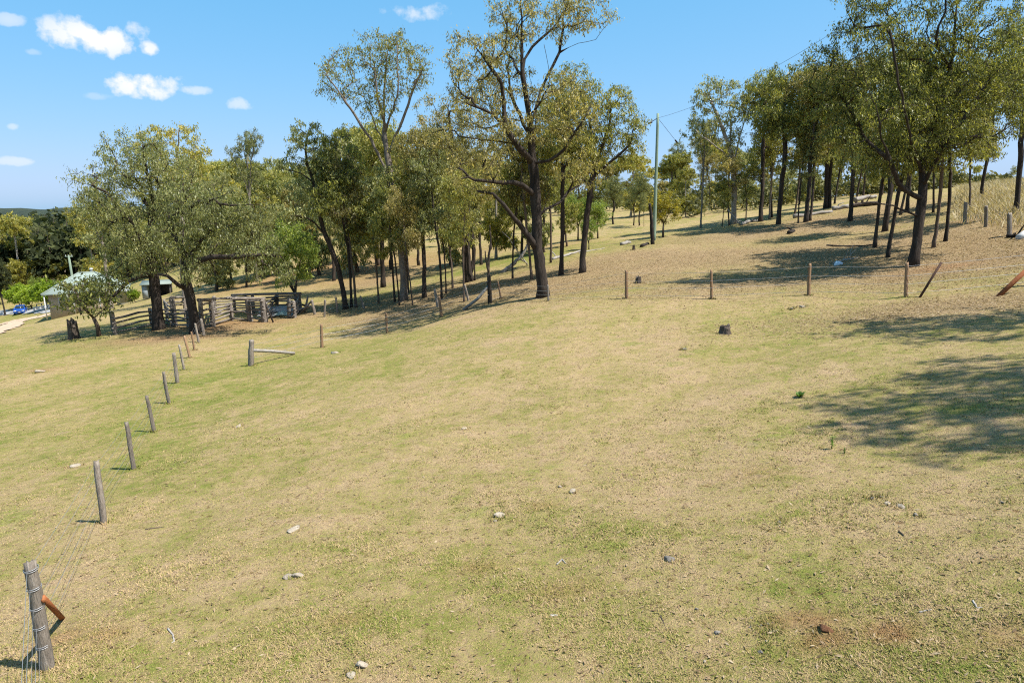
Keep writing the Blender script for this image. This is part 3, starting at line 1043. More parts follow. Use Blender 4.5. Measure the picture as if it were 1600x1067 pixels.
hero('ironbark_tree', (306, 521), None, 'twin-limbed ironbark by the stock yard with one long limb stretching right',
     [(303, 495), (297, 465), (290, 440, 0), (289, 415, 0), (283, 385, .3), (268, 360, .5), (264, 330, .5)],
     [['bare', (.13, .07), [(295, 458, 0), (280, 445, -.5), (262, 432, -.8), (246, 428, -1)]],
      ['bare', (.17, .05), [(290, 436, 0), (300, 415, -.6), (318, 405, -1), (345, 401, -1.4), (375, 402, -1.6), (410, 398, -1.8), (440, 402, -2)]],
      [(266, 345, .5), (285, 330, 0), (310, 318, -.4), (335, 310, -.6), (362, 300, -.8)],
      [(289, 412, 0), (315, 375, .6), (340, 350, 1), (365, 335, 1.2)]],
     [(335, 335, 52, 40, -.5), (290, 325, 48, 40), (380, 350, 46, 34), (345, 375, 60, 32), (405, 385, 40, 30, -1.5), (420, 425, 34, 22, -1.8), (265, 375, 36, 36, -1), (310, 420, 40, 24, -1), (400, 325, 30, 30, -.6)],
     230, .30, 'olive_grey', per=16, size=.18, gap=.47, seed=8, spread=.66, depth=.9)

# leaning tree left of the middle stand
hero('ironbark_tree', (541, 483), None, 'slim leaning ironbark bending left beside the middle stand, forked halfway',
     [(534, 445), (527, 415), (514, 380), (504, 355, 0), (498, 320, 0), (490, 285, .2), (480, 255, .3), (478, 225, .3), (484, 200, .3)],
     [[(509, 368, 0), (492, 348, -.4), (470, 338, -.8), (452, 337, -1)],
      [(492, 290, .2), (470, 272, 0), (448, 265, -.2), (436, 262, -.3)]],
     [(478, 222, 30, 34), (455, 262, 26, 26), (505, 250, 28, 30), (470, 300, 26, 20), (460, 330, 26, 16, -.8), (520, 290, 22, 26)],
     95, .17, 'olive_grey', per=13, size=.22, gap=.42, seed=9, spread=.55)

# gum above the middle stand
hero('gum_tree', (632, 470), None, 'tall pale-trunked gum whose open feathery crown rises above the middle stand',
     [(630, 430), (627, 390), (622, 340), (612, 280, .3), (602, 220, .5), (600, 170, .5), (602, 120, .5), (606, 80, .5)],
     [[(614, 290, .3), (585, 230, 0), (560, 190, -.5), (535, 150, -1), (510, 118, -1.2)],
      [(605, 235, .4), (580, 180, 1.2), (560, 130, 1.6), (545, 100, 1.8)],
      [(607, 245, .4), (628, 190, 0), (645, 140, 0), (660, 110, 0)],
      [(603, 210, .5), (620, 150, -1), (622, 100, -1.2), (620, 70, -1.2)],
      [(602, 200, .5), (590, 150, -.8), (585, 100, -.8)]],
     [(520, 115, 26, 24), (545, 95, 26, 22), (595, 75, 40, 26), (630, 80, 34, 28), (655, 115, 24, 28), (580, 115, 30, 26), (620, 130, 34, 26), (545, 145, 28, 20), (595, 165, 40, 20), (510, 135, 16, 16)],
     170, .24, 'yellow', bark='bark_gum', per=11, size=.17, gap=.48, seed=10, spread=.62, droop=1.8, can_from=.55, pipe=1.65)

# dark double trunk with brownish crown left of the tallest tree
hero('ironbark_tree', (733, 439), None, 'thick black double-trunked ironbark with low left limb, just left of tallest tree',
     [(730, 410), (727, 370), (724, 330), (722, 290, .2), (715, 250, .3), (705, 210, .3), (700, 170, .3)],
     [[(735, 437, .4), (740, 400, .6), (737, 360, .7), (742, 320, .9), (750, 280, 1.2), (760, 240, 1.4)],
      [(729, 405, 0), (716, 388, -.5), (704, 378, -.8), (692, 370, -1)],
      [(722, 300, .2), (700, 280, -.6), (680, 260, -1), (664, 240, -1.2)],
      [(724, 320, 0), (700, 330, -.8), (680, 322, -1)]],
     [(680, 190, 38, 40), (720, 190, 40, 40), (690, 250, 46, 36), (745, 235, 40, 40, 1), (660, 230, 24, 30), (710, 300, 50, 26), (760, 290, 30, 30, 1), (680, 330, 34, 20)],
     220, .31, 'brownish', per=19, size=.175, gap=.44, seed=12, spread=.62)

e_ = TREES_LAST[-1]
for k_, l_ in enumerate(([(724, 352, -1.0), (733, 332, -1.2), (735, 312, -1.3), (740, 292, -1.4)], [(735, 314, -1.3), (744, 306, -1.5), (757, 305, -1.7)], [(698, 350, -1.2), (712, 340, -1.3), (726, 336, -1.3), (742, 340, -1.4)])):
    mb = MB()
    pts = np.array([at_plane(a_, b_, e_.location[1] + c_) for a_, b_, c_ in l_]) - np.array(e_.location)
    mb.tube(pts, np.linspace(.06, .02, len(pts)), 5, True, .1, np.random.default_rng(k_))
    mb.build('dead_limb', MAT['dead_wood'], e_)

# tree leaning right of the tallest one
hero('ironbark_tree', (910, 426), None, 'slim ironbark leaning right on the slope just right of the tallest tree',
     [(912, 390), (916, 350), (921, 310), (925, 280, 0), (930, 260, .2), (938, 235, .3), (948, 210, .3), (955, 180, .3)],
     [[(926, 276, 0), (945, 262, -.3), (962, 248, -.6), (985, 225, -.8)],
      [(924, 290, 0), (905, 270, .4), (890, 240, .8), (885, 200, 1)],
      [(932, 258, .2), (925, 220, .8), (920, 180, 1), (905, 150, 1)]],
     [(960, 170, 34, 32), (988, 205, 22, 36), (975, 245, 26, 20), (920, 160, 40, 34), (900, 200, 30, 36), (940, 215, 36, 30), (895, 130, 30, 24)],
     160, .18, 'olive', per=16, size=.165, gap=.42, seed=14, spread=.58)

# pale gum at the left end of the right-hand stand
hero('gum_tree', (1146, 351), None, 'white-limbed gum at the left edge of the right-hand stand',
     [(1147, 320), (1147, 285), (1146, 255), (1141, 235, 0), (1132, 210, 0), (1122, 185, 0), (1112, 160, 0)],
     [[(1146, 262, 0), (1138, 245, -.4), (1122, 232, -.8), (1105, 218, -1), (1092, 210, -1)],
      [(1147, 250, 0), (1154, 220, .4), (1162, 190, .6), (1168, 160, .8)],
      [(1140, 232, 0), (1142, 195, .5), (1140, 160, .8)]],
     [(1100, 155, 24, 24), (1120, 140, 26, 20), (1085, 185, 18, 16), (1080, 215, 16, 14), (1130, 180, 26, 26), (1105, 205, 28, 16), (1160, 160, 24, 34), (1145, 215, 24, 18)],
     110, .24, 'olive_grey', bark='bark_pale', per=12, size=.24, gap=.48, seed=15, spread=.62, droop=1.5, can_from=.5, pipe=2.0)

# ---- copies: (kind, variant, px, py, top, label, width)
MID = 'slender trees of the middle stand'
for a in (('slim', 0, 549, 480, 205, 'left one of a close pair of thin straight trunks beside the leaning tree', 1.0),
          ('slim', 1, 557, 480, 220, 'right one of a close pair of thin straight trunks beside the leaning tree', 1.0),
          ('slim', 2, 592, 474, 300, 'thin tree with leafy shoots low down, left of the pale gum trunk', 1.1),
          ('iron', 0, 599, 449, 190, 'thick black trunk standing farther back behind thin trees left of pale gum', .95),
          ('slim', 3, 617, 472, 255, 'thin dark tree immediately left of the pale gum trunk', 1.0),
          ('slim', 0, 624, 477, 270, 'very thin sapling touching the left side of the pale gum trunk', .8),
          ('slim', 1, 645, 478, 280, 'very thin crooked sapling just right of the pale gum trunk', .8),
          ('slim', 2, 638, 458, 230, 'dark slim tree hidden close behind the pale gum trunk', 1.1),
          ('iron', 1, 663, 466, 200, 'straight dark tree alone in the gap right of the pale gum', .85),
          ('slim', 3, 690, 467, 230, 'straight thin black tree behind the leaning fence posts', 1.0),
          ('slim', 0, 697, 459, 260, 'thinnest pole-like tree behind the leaning fence posts', .8),
          ('slim', 1, 708, 450, 240, 'slim dark tree just left of the thick double trunk', 1.0),
          ('slim', 2, 725, 472, 250, 'slim brown tree in front of the thick double trunk', 1.0),
          ('slim', 3, 742, 438, 260, 'wavy slim tree touching the right of the thick double trunk', .9),
          ('slim', 0, 801, 436, 215, 'thin straight pole tree in the gap left of the tallest tree', .9),
          ('slim', 1, 831, 437, 170, 'slim dark tree directly behind the left of the tallest trunk', 1.0),
          ('slim', 2, 861, 411, 180, 'thin brown tree on the slope just behind the tallest trunk', 1.0),
          ('iron', 2, 876, 429, 130, 'upright forked ironbark on the slope right behind the tallest tree', .75)):
    plant(*a[:6], wide=a[6], group=MID)
for a in (('gum', 1, 290, 468, 186, 'yellow-green gum topping the skyline behind the domed left tree', 1.15, 68),
          ('gum', 1, 172, 465, 285, 'pale-trunked gum with yellowing crown at the far left of the domed tree', .95, 84),
          ('gum', 0, 402, 440, 208, 'slender gum with small tufted crown standing alone on skyline at left', .62, 82),
          ('gum', 0, 352, 448, 268, 'shorter tufted gum left of the lone skyline gum', .6, 86),
          ('wattle', 0, 463, 483, 345, 'bright green rounded tree behind the right end of the stock yard', .9, None),
          ('shrub', 0, 155, 526, 424, 'small grey-green tree with curved stem right of the big stump', 1.25, None),
          ('far', 1, 34, 447, 333, 'tall yellowing gum with pale clustered trunks at the left edge', .95, 150),
          ('dark', 0, 8, 490, 395, 'dark green tree cut by the left edge beside the blue car', .8, 126),
          ('wattle', 1, 903, 376, 303, 'bright green young tree in the hollow, tallest of the three', .85, None),
          ('wattle', 0, 920, 389, 337, 'smallest bright green sapling in the hollow', .75, None),
          ('wattle', 1, 934, 373, 312, 'round bright green tree in the hollow nearest the dark trunk', .95, None),
          ('iron', 3, 958, 351, 275, 'dark-trunked spreading tree at the edge of the gully', 1.3, None),
          ('iron', 3, 990, 352, 283, 'grey-green tree left of the pair beyond the power pole', .9, None),
          ('iron', 3, 999, 353, 270, 'grey-green tree with dark stem just beyond the power pole', .9, None),
          ('slim', 3, 1006, 354, 300, 'thin young tree close to the power pole on its left', .9, None),
          ('far', 1, 985, 345, 240, 'large yellow-olive tree filling the skyline left of the power pole', 1.2, 100),
          ('far', 0, 1052, 338, 240, 'olive tree on the skyline just right of the power pole', 1.0, 100),
          ('golden', 0, 1036, 371, 297, 'golden yellow wattle bush at the foot of the power pole', 1.0, None),
          ('gum', 0, 1095, 357, 188, 'thin pale gum standing left of the white-limbed gum', .62, None),
          ('slim', 1, 1139, 353, 235, 'leafy thin tree just left of the white-limbed gum trunk', 1.3, None),
          ('slim', 0, 1128, 355, 275, 'small crooked tree on the left rim of the right-hand stand', 1.1, None),
          ('slim', 2, 1165, 349, 250, 'thin leafy tree just right of the white-limbed gum trunk', 1.3, None)):
    plant(*a[:6], wide=a[6], d=a[7])
RS = 'trees of the right-hand stand'
for a in (('iron', 0, 1188, 347, 110, 'stout black trunk, leftmost of the dark right-hand stand', .85),
          ('gum', 0, 1202, 342, 140, 'pale trunk between black ones near the left of the right-hand stand', .55),
          ('slim', 0, 1206, 341, 150, 'thin dark trunk touching the pale trunk in the right-hand stand', 1.0),
          ('iron', 2, 1216, 350, 98, 'thick straight black trunk second from left in the right-hand stand', .9),
          ('slim', 1, 1242, 338, 160, 'slim trunk behind the forked tree in the right-hand stand', 1.1),
          ('slim', 3, 1247, 349, 190, 'thinnest front stem between two black trunks of the right-hand stand', .9),
          ('iron', 1, 1259, 348, 105, 'curved black trunk with a left side limb in the right-hand stand', .9),
          ('slim', 2, 1266, 346, 115, 'slanting slim trunk meeting the curved black one at its foot', 1.2),
          ('iron', 2, 1290, 327, 95, 'thick black trunk farther back, left of a close pair', .9),
          ('iron', 0, 1296, 326, 110, 'thick black trunk farther back, right of a close pair', .8),
          ('slim', 0, 1304, 319, 170, 'short dark trunk far back behind the close black pair', 1.3),
          ('iron', 1, 1328, 347, 90, 'straight dark trunk standing apart in the middle of the right-hand stand', .8),
          ('slim', 1, 1337, 320, 150, 'dark trunk far back, left of the brown-leaved sapling', 1.2),
          ('slim', 2, 1347, 320, 140, 'dark trunk far back beside the log pile', 1.2),
          ('slim', 3, 1367, 387, 90, 'straight brown trunk, farther left of two in front of the stand', 1.2),
          ('slim', 0, 1387, 403, 80, 'straight brown trunk, nearer of two in front of the stand', 1.2),
          ('iron', 3, 1382, 362, 60, 'massive flared black trunk behind the two straight brown trunks', .9),
          ('slim', 1, 1407, 337, 130, 'black trunk seen left behind the forked right tree', 1.2),
          ('iron', 0, 1417, 331, 110, 'thick dark trunk far back directly behind the forked right tree', .8),
          ('slim', 2, 1459, 386, 90, 'slim brown trunk just right of the forked tree, left of a pair', 1.2),
          ('slim', 3, 1477, 378, 80, 'slim brown trunk right of the forked tree, right of a pair', 1.2),
          ('slim', 0, 1458, 333, 150, 'thin trunk far back right of the forked tree', 1.2),
          ('slim', 1, 1515, 328, 150, 'narrow forked trunk behind the grey fence post in dry grass', 1.2),
          ('iron', 3, 1533, 312, 100, 'stout dark trunk standing in the tall dry grass', .8),
          ('iron', 2, 1587, 335, 20, 'dark trunk by the right edge at the foot of the dry grass', .8)):
    plant(*a[:6], wide=a[6], group=RS)
# tree standing out of the frame on the right that throws the shade on the paddock
for x_, y_, v_, s_, w_, rz_, lb_ in ((21.2, 15.8, 0, 1.45, 1.0, .5, 'ironbark just beyond the right edge whose shade falls by the fence'),
                                     (16.6, 8.2, 1, 1.5, 1.05, 2.0, 'ironbark beyond the right edge whose shade falls on the middle right')):
    pr = empty('ironbark_tree', (x_, y_, hz(x_, y_)), lb_, 'tree', rz=rz_)
    for me_, nm in zip(PROTO['sparse'][v_][:2], ('trunk', 'crown')):
        obj(nm, me_, pr)
    pr.scale = (s_ * w_, s_ * w_, s_)

# ---- trees on the slopes behind
rb = random.Random(77)
BG0 = 'leafy trees filling the back of the middle stand'
for px, py, top, k, v in ((338, 455, 300, 'far', 2), (362, 440, 310, 'far', 0), (385, 450, 325, 'far', 3), (412, 432, 300, 'far', 1), (438, 440, 320, 'far', 2), (428, 425, 280, 'far', 0), (472, 425, 285, 'far', 3),
                          (500, 430, 270, 'far', 2), (522, 440, 240, 'iron', 3), (560, 425, 215, 'far', 2), (612, 422, 225, 'far', 3), (590, 415, 200, 'far', 0), (655, 415, 235, 'far', 3),
                          (705, 415, 225, 'far', 2), (752, 415, 235, 'iron', 1), (775, 405, 245, 'far', 1), (815, 400, 235, 'iron', 3), (850, 395, 250, 'far', 2), (886, 385, 262, 'far', 0)):
    plant(k, v, px, py, top, 'leafy tree at the back of the middle stand, its crown merging with its neighbours', rb.uniform(.75, .95), group=BG0)
BG1 = 'scattered trees on the slope behind the middle stand'
for px in range(338, 830, 30):
    py = 398 + rb.uniform(-22, 10) - (px - 340) * .045
    k = rb.choice(['far', 'far', 'far', 'slim', 'iron'])
    plant(k, rb.randrange(4), px + rb.uniform(-6, 6), py, py - rb.uniform(55, 120), 'open-grown tree on the pale slope glimpsed behind the middle stand', rb.uniform(.8, 1.1), d=rb.uniform(80, 118), group=BG1)
BG2 = 'tree line on the far rise'
for px in range(290, 1075, 14):
    plant('far', rb.randrange(4), px + rb.uniform(-6, 6), 345, 345 - rb.uniform(55, 100), 'distant tree in the line along the far rise', rb.uniform(.8, 1.15), d=rb.uniform(112, 165), group=BG2)
BG3 = 'trees behind the right-hand stand'
for px in range(1060, 1640, 15):
    plant(rb.choice(['far', 'far', 'iron']), rb.randrange(4), px + rb.uniform(-7, 7), 318, 318 - rb.uniform(50, 120) * (1 if px < 1480 else .5), 'background tree seen between the trunks of the right-hand stand', rb.uniform(.7, 1.0), d=rb.uniform(78, 125), group=BG3)
# ------------------------------------------------------------------ fences
rg = np.random.default_rng(99)


def post_mesh(name, base, top, r, mat, sides=11, taper=.92, rng=rg):
    """a split or round post from the ground to its top, in coordinates relative to base"""
    mb = MB()
    t = np.array(top) - np.array(base)
    u = np.array([-.12, 0, .15, .35, .55, .75, .92, 1.0])
    pts = t[None] * u[:, None] + rng.normal(0, r * .06, (8, 3)) * (u > 0)[:, None]
    rad = r * (1.08 - (1.08 - taper) * u) * rng.uniform(.95, 1.05, 8)
    rad[-1] *= .9
    n0 = mb.n
    mb.tube(pts, rad, sides, True, .04, rng)
    # split timber: an uneven cross-section that runs the whole length, and a broken top
    V = mb.v[-1]
    k = 1 + rng.uniform(-.22, .14, sides)
    for i in range(len(pts)):
        c = pts[i]
        V[i * sides:(i + 1) * sides] = c + (V[i * sides:(i + 1) * sides] - c) * k[:, None]
    V[(len(pts) - 1) * sides:len(pts) * sides, 2] += rng.uniform(-.5, .35, sides) * r
    return mb.mesh(name, mat)


def sag_wire(mb, a, b, sag, r=.0025, n=5):
    u = np.linspace(0, 1, n)
    p = a[None] * (1 - u[:, None]) + b[None] * u[:, None]
    p[:, 2] -= sag * 4 * u * (1 - u)
    mb.tube(p, r, 4, False)


def fence(name, label, posts, wires, wr=.003, group=None):
    """posts: (base px, base py, top px, top py, radius, material[, distance]); wires: heights as a share of each post"""
    P = []
    for q in posts:
        if isinstance(q[0], str):                       # given in world coordinates
            b = np.array([q[1], q[2], hz(q[1], q[2])])
            P.append((b, b + np.array(q[3]), q[4], q[5]))
            continue
        b, d = hit(q[0], q[1], q[6] if len(q) > 6 else None)
        t = at_plane(q[2], q[3], b[1]) - at_plane(q[0], q[1], b[1])
        P.append((b, b + t, q[4], q[5]))
    o0 = P[0][0]
    e = empty(name, o0, label, 'fence', group)
    for b, t, r, m in P:
        obj('post', post_mesh('post', (0, 0, 0), t - b, r, MAT[m]), e, b - o0)
    for h in wires:
        mb = MB()
        for (b0, t0, r0, _), (b1, t1, r1, _) in zip(P[:-1], P[1:]):
            off = np.array([0, -1, 0]) * (r0 + .004)
            sag_wire(mb, b0 + (t0 - b0) * h + off - o0, b1 + (t1 - b1) * h + off - o0, rg.uniform(.0, .03), wr)
        mb.build('wire', MAT['wire'], e)
    return e, P


G_, N_ = 'post_grey', 'post_new'
left_fence, LP = fence('wire_fence', 'old wire fence of grey split posts running up the left side of the paddock',
                       [('w', -1.9, 1.9, (0, 0, 1.25), 0.064, G_), (74, 1046, 47, 880, 0.070, G_), (162, 820, 150, 724, 0.060, G_), (209, 731, 197, 658, 0.058, G_), (241, 674, 229, 618, 0.052, G_),
                        (264, 629, 255, 580, 0.060, G_), (278, 599, 272, 553, 0.080, G_), (288, 578, 280, 539, 0.060, G_), (297, 560, 288, 526, 0.064, N_), (304, 548, 299, 519, 0.052, N_),
                        (311, 536, 305, 506, 0.072, G_), (319, 525, 314, 498, 0.080, G_)], (.22, .40, .58, .76, .93), .0026)
# wire ties round the first strainer post, and its rusty stay
b1, t1, r1, _ = LP[1]
for h in (.22, .40, .58, .76, .93):
    mbw = MB()
    c = b1 + (t1 - b1) * h
    a = np.linspace(0, 2 * np.pi, 15)
    for k in range(2):
        ring = np.stack([c[0] + (r1 + .006) * np.cos(a), c[1] + (r1 + .006) * np.sin(a), c[2] + .012 * k + .012 * np.sin(a + k)], 1)
        mbw.tube(ring - b1, .004, 4, False)
    mbw.build('wire_tie', MAT['wire'], left_fence, b1 - LP[0][0])
f0, _ = hit(97, 966)
mbs = MB()
tp = b1 + (t1 - b1) * .66 + np.array([.09, 0, 0])
mbs.tube(np.array([f0 - (tp - f0) * .08, (f0 + tp) / 2, tp]) - LP[0][0], .045, 4)
mbs.build('stay', MAT['rust'], left_fence)['label'] = 'rusty angle-iron stay'

cross_fence, AP = fence('wire_fence', 'sparse wire fence of thin brown posts from the fallen rail to the corner post',
                        [(392, 571, 393, 531, .11, G_), (503, 543, 502, 507, .07, N_), (605, 520, 603, 488, .075, N_), (690, 497, 686, 465, .075, N_), (766, 474, 764, 430, .12, 'bark_dark')],
                        (.3, .55, .8), .006)
a0 = AP[0][0]
f1, _ = hit(460, 555)
mb = MB()
mb.tube(np.array([a0 + np.array([.12, 0, .72]), (a0 + f1) / 2 + np.array([0, 0, .42]), f1 + np.array([0, 0, .06])]) - a0, [.075, .08, .07], 8, True, .06, rg)
mb.build('brace_rail', MAT['dead_wood'], cross_fence)
f2, _ = hit(724, 486)
c0 = AP[4][0]
mb = MB()
mb.tube(np.array([f2 + np.array([0, 0, .05]), (f2 + c0) / 2 + np.array([.05, 0, .45]), c0 + np.array([-.1, 0, .95])]) - a0, [.09, .085, .07], 8, True, .06, rg)
mb.build('brace_rail', MAT['dead_wood'], cross_fence)

top_fence, BP = fence('wire_fence', 'wire fence of tall slim posts across the slope to the right edge',
                      [(768, 473, 765, 440, .06, G_), (783, 467, 778, 441, .06, N_), (857, 469, 856, 444, .05, G_), (979, 467, 978, 423, .075, N_), (1112, 466, 1111, 420, .065, N_), (1263, 463, 1265, 414, .07, N_), (1415, 466, 1417, 412, .075, N_),
                       ('w', 19.3, 25.6, (0, 0, 1.3), .1, G_)], (.12, .38, .62, .9), .006)
for (x0, y0, x1, y1, r_, m_) in ((1437, 466, 1471, 411, .045, 'dark_steel'), (1561, 463, 1606, 421, .085, 'rust')):
    b, d = hit(x0, y0)
    t = at_plane(x1, y1, b[1]) - at_plane(x0, y0, b[1])
    mb = MB()
    mb.tube(np.array([-t * .06, t * .5, t * 1.15 if x1 > 1600 else t]) + b - BP[0][0], [r_, r_, r_ * .95], 8, True, .05, rg)
    mb.build('stay', MAT[m_], top_fence)

fence('wire_fence', 'row of short leaning grey posts in shade between stock yard and middle trees',
      [(492, 492, 487, 470, .10, G_), (507, 495, 508, 468, .08, G_), (527, 489, 525, 465, .08, G_), (569, 482, 563, 462, .09, G_), (684, 480, 679, 452, .09, G_), (732, 470, 726, 445, .08, G_)], (.4, .85))
fence('wire_fence', 'three grey posts standing in the tall dry grass at the right',
      [(1507, 348, 1509, 316, .11, G_), (1540, 355, 1541, 322, .10, G_), (1577, 369, 1577, 334, .10, G_)], (.5, .9))

# ------------------------------------------------------------------ timber stock yard
yo, yd = hit(320, 512)
yard = empty('stock_yard', yo, 'weathered timber-rail stock yard with heavy posts and top beams at left', 'stock yard')


def ypost(px, py, top, r=.13):
    b, d = hit(px, py)
    h = (at_plane(px, top, b[1]) - at_plane(px, py, b[1]))[2]
    obj('post', post_mesh('post', (0, 0, 0), (rg.normal(0, .05), 0, h), r * rg.uniform(.85, 1.15), MAT['rail'], 8), yard, b - yo)
    return b, h


def yrail(a, b, za, zb, r=.065, mat='rail'):
    mb = MB()
    p0 = a + np.array([0, -.14, za])
    p1 = b + np.array([0, -.14, zb])
    d = (p1 - p0) * .03
    u = np.array([0, .33, .67, 1])[:, None]
    pts = (p0 - d) * (1 - u) + (p1 + d) * u + rg.normal(0, .025, (4, 3))
    mb.tube(pts - yo, r * rg.uniform(.8, 1.2, 4), 6, True, .12, rg)
    mb.build('rail', MAT[mat], yard)


def panel(A, B, n=5, h=None, miss=0.0):
    h = h or min(A[1], B[1]) * .88
    for k in range(n):
        if rg.uniform() < miss:
            continue
        z = h * (.16 + .84 * k / (n - 1))
        yrail(A[0], B[0], z + rg.normal(0, .03), z + rg.normal(0, .04))


F = [ypost(*q) for q in ((177, 516, 487, .12), (181, 523, 487, .13), (239, 510, 483, .15), (253, 511, 481, .13), (273, 511, 467, .17), (295, 513, 483, .13), (317, 517, 470, .17), (333, 510, 468, .19), (362, 502, 474, .15), (392, 502, 466, .22), (414, 503, 467, .20))]
for i, j, n in ((1, 2, 4), (2, 3, 4), (3, 4, 5), (4, 5, 5), (5, 6, 5), (6, 7, 5), (7, 8, 5), (9, 10, 5)):
    panel(F[i], F[j], n)
panel(F[8], F[9], 3, None, .3)
Bk = [ypost(*q) for q in ((337, 494, 463, .13), (368, 490, 461, .14), (396, 489, 460, .13), (433, 488, 460, .17), (452, 496, 466, .14), (461, 496, 470, .12), (470, 488, 459, .13))]
for i in range(3):
    panel(Bk[i], Bk[i + 1], 6)
panel(Bk[3], Bk[6], 6)
panel(F[7], Bk[0], 5)
panel(F[10], Bk[3], 5)
panel(Bk[4], Bk[5], 4)
panel(Bk[5], Bk[6], 5)
Lf = [ypost(*q) for q in ((262, 500, 468, .12), (291, 499, 466, .12))]
panel(Lf[0], Lf[1], 5)
panel(F[4], Lf[0], 5)
for A, B, k in ((F[6], F[10], 1.02), (F[4], Lf[1], 1.02), (Bk[1], Bk[6], 1.0), (F[9], F[10], .97), (F[6], F[7], .98)):
    yrail(A[0] + np.array([0, .1, 0]), B[0] + np.array([0, .1, 0]), A[1] * k, B[1] * k, .10)
# diagonal prop
b, d = hit(427, 503)
mb = MB()
mb.tube(np.array([b, F[10][0] + np.array([.1, 0, 1.4])]) - yo, .06, 6, True)
mb.build('prop', MAT['burnt'], yard)

# junk beside the yard
b, d = hit(432, 494)
mb = MB()
n = 26
for s_ in range(2):
    x = np.linspace(-1.3, 1.3, n)
    z = .03 * np.sin(x * 40) + .35 + .10 * s_
    V = np.vstack([np.stack([x, np.full(n, -.45), z - .30], 1), np.stack([x, np.full(n, .45), z], 1)]) + np.array([0, .35 * s_, .15 * s_])
    V = np.vstack([V, V + np.array([0, 0, -.012])])
    i = np.arange(n - 1)
    Q = np.vstack([np.stack([i, i + 1, n + i + 1, n + i], 1), np.stack([2 * n + i, 3 * n + i, 3 * n + i + 1, 2 * n + i + 1], 1), np.stack([i, 2 * n + i, 2 * n + i + 1, i + 1], 1)])
    mb.add(V, Q)
tag(mb.build('iron_sheets', MAT['old_iron'], None, b), 'pale corrugated iron sheets stacked at the right end of the stock yard', 'roofing iron')


def lumpy(name, mat, size, loc, seed, amp=.25, label=None, cat=None, group=None, rz=0.0, sub=2, flat=True):
    """an irregular stone or heap: a subdivided octahedron pushed about, sunk a little in the ground"""
    r = np.random.default_rng(seed)
    V = [np.array(v, float) for v in ((1, 0, 0), (-1, 0, 0), (0, 1, 0), (0, -1, 0), (0, 0, 1), (0, 0, -1))]
    T = [(0, 2, 4), (2, 1, 4), (1, 3, 4), (3, 0, 4), (2, 0, 5), (1, 2, 5), (3, 1, 5), (0, 3, 5)]
    for _ in range(sub):
        cache, T2 = {}, []

        def mid(a, b):
            k = (min(a, b), max(a, b))
            if k not in cache:
                m = V[a] + V[b]
                V.append(m / np.linalg.norm(m))
                cache[k] = len(V) - 1
            return cache[k]
        for a, b_, c in T:
            ab, bc, ca = mid(a, b_), mid(b_, c), mid(c, a)
            T2 += [(a, ab, ca), (b_, bc, ab), (c, ca, bc), (ab, bc, ca)]
        T = T2
    V = np.array(V)
    ph = r.uniform(0, 6.28, (6, 3))
    fr = r.normal(0, 1.9, (6, 3))
    bump_ = sum(np.sin(V @ fr[i] * 1.3 + ph[i, 0]) for i in range(6)) / 6
    V = V * (1 + amp * 1.6 * bump_ + r.normal(0, amp * .22, len(V)))[:, None]
    for _ in range(7):                                 # broken faces
        nrm = r.normal(0, 1, 3)
        nrm /= np.linalg.norm(nrm)
        dd = V @ nrm
        lim = r.uniform(.35, .75)
        V = V - np.maximum(0, dd - lim)[:, None] * nrm[None] * .85
    V = V * np.array(size) / 2
    V[:, 2] += size[2] * .15
    me = mesh_np(name, V, np.array(T), MAT[mat])
    o = obj(name, me, None, loc)
    o.rotation_euler = (0, 0, rz)
    return tag(o, label, cat, group)


b, d = hit(441, 494)
lumpy('tarpaulin', 'tarp', (2.0, 1.0, .75), b, 5, .18, 'faded green tarpaulin bunched on the ground beside the corrugated iron', 'tarpaulin', sub=3)
for k, (x0, y0, x1, y1, za, zb, m_, lb) in enumerate(((455, 492, 487, 481, .1, .45, 'dead_wood', 'pale plank lying aslant at the right end of the yard'),
                                                      (470, 491, 490, 470, .1, .9, 'rail', 'dark rail leaning on the right end of the yard'),
                                                      (466, 486, 484, 489, .5, .15, 'burnt', 'black log fallen beside the right end of the yard'),
                                                      (476, 489, 483, 467, .05, 1.2, 'rail', 'steep broken rail propped at the right end of the yard'))):
    p0, d0 = hit(x0, y0)
    p1, _ = hit(x1, y0, d0)
    mb = MB()
    mb.tube(np.array([np.array([0, 0, za]), (p1 - p0) * .5 + np.array([0, .05, (za + zb) / 2 + .03]), p1 - p0 + np.array([0, 0, zb])]), [.09, .085, .07], 6, True, .1, rg)
    tag(mb.build('timber_rail', MAT[m_], None, p0), lb, 'timber', 'loose timbers at the end of the stock yard')

# ------------------------------------------------------------------ power pole
pb, pd = hit(1022, 376)
pole = empty('power_pole', pb, 'tall green-treated timber power pole standing alone on the slope', 'power pole')
tv = at_plane(1028, 178, pb[1]) - at_plane(1022, 376, pb[1])
mb = MB()
u = np.linspace(-.05, 1, 12)
mb.tube(tv[None] * u[:, None], .155 - .05 * u, 12, True)
mb.build('shaft', MAT['pole'], pole, None, True)
mb = MB()
mb.tube(np.array([tv * .965, tv * .955 + np.array([-.75, 0, -.32])]), .03, 6)
mb.tube(np.array([tv * .955 + np.array([-.45, 0, -.2]), tv * .955 + np.array([-.78, 0, -.34])]), .065, 8)
mb.build('insulator', MAT['dark_steel'], pole)
topw = pb + tv * .965
endA = PT(1058, 223, pd + 5)
mb = MB()
u = np.linspace(0, 1, 9)[:, None]
mb.tube((topw * (1 - u) + endA * u) - pb, .018, 4, False)
mb.tube(np.array([endA + (topw - endA) * .10, endA]) - pb, .07, 8)
far_ = endA + (endA - topw) * np.array([3.5, 3.5, 1.2])
mb.tube((endA * (1 - u) + far_ * u) - pb - np.array([0, 0, 1]) * (u * (1 - u)) * 2, .014, 4, False)
mb.build('service_wire', MAT['dark_steel'], pole)
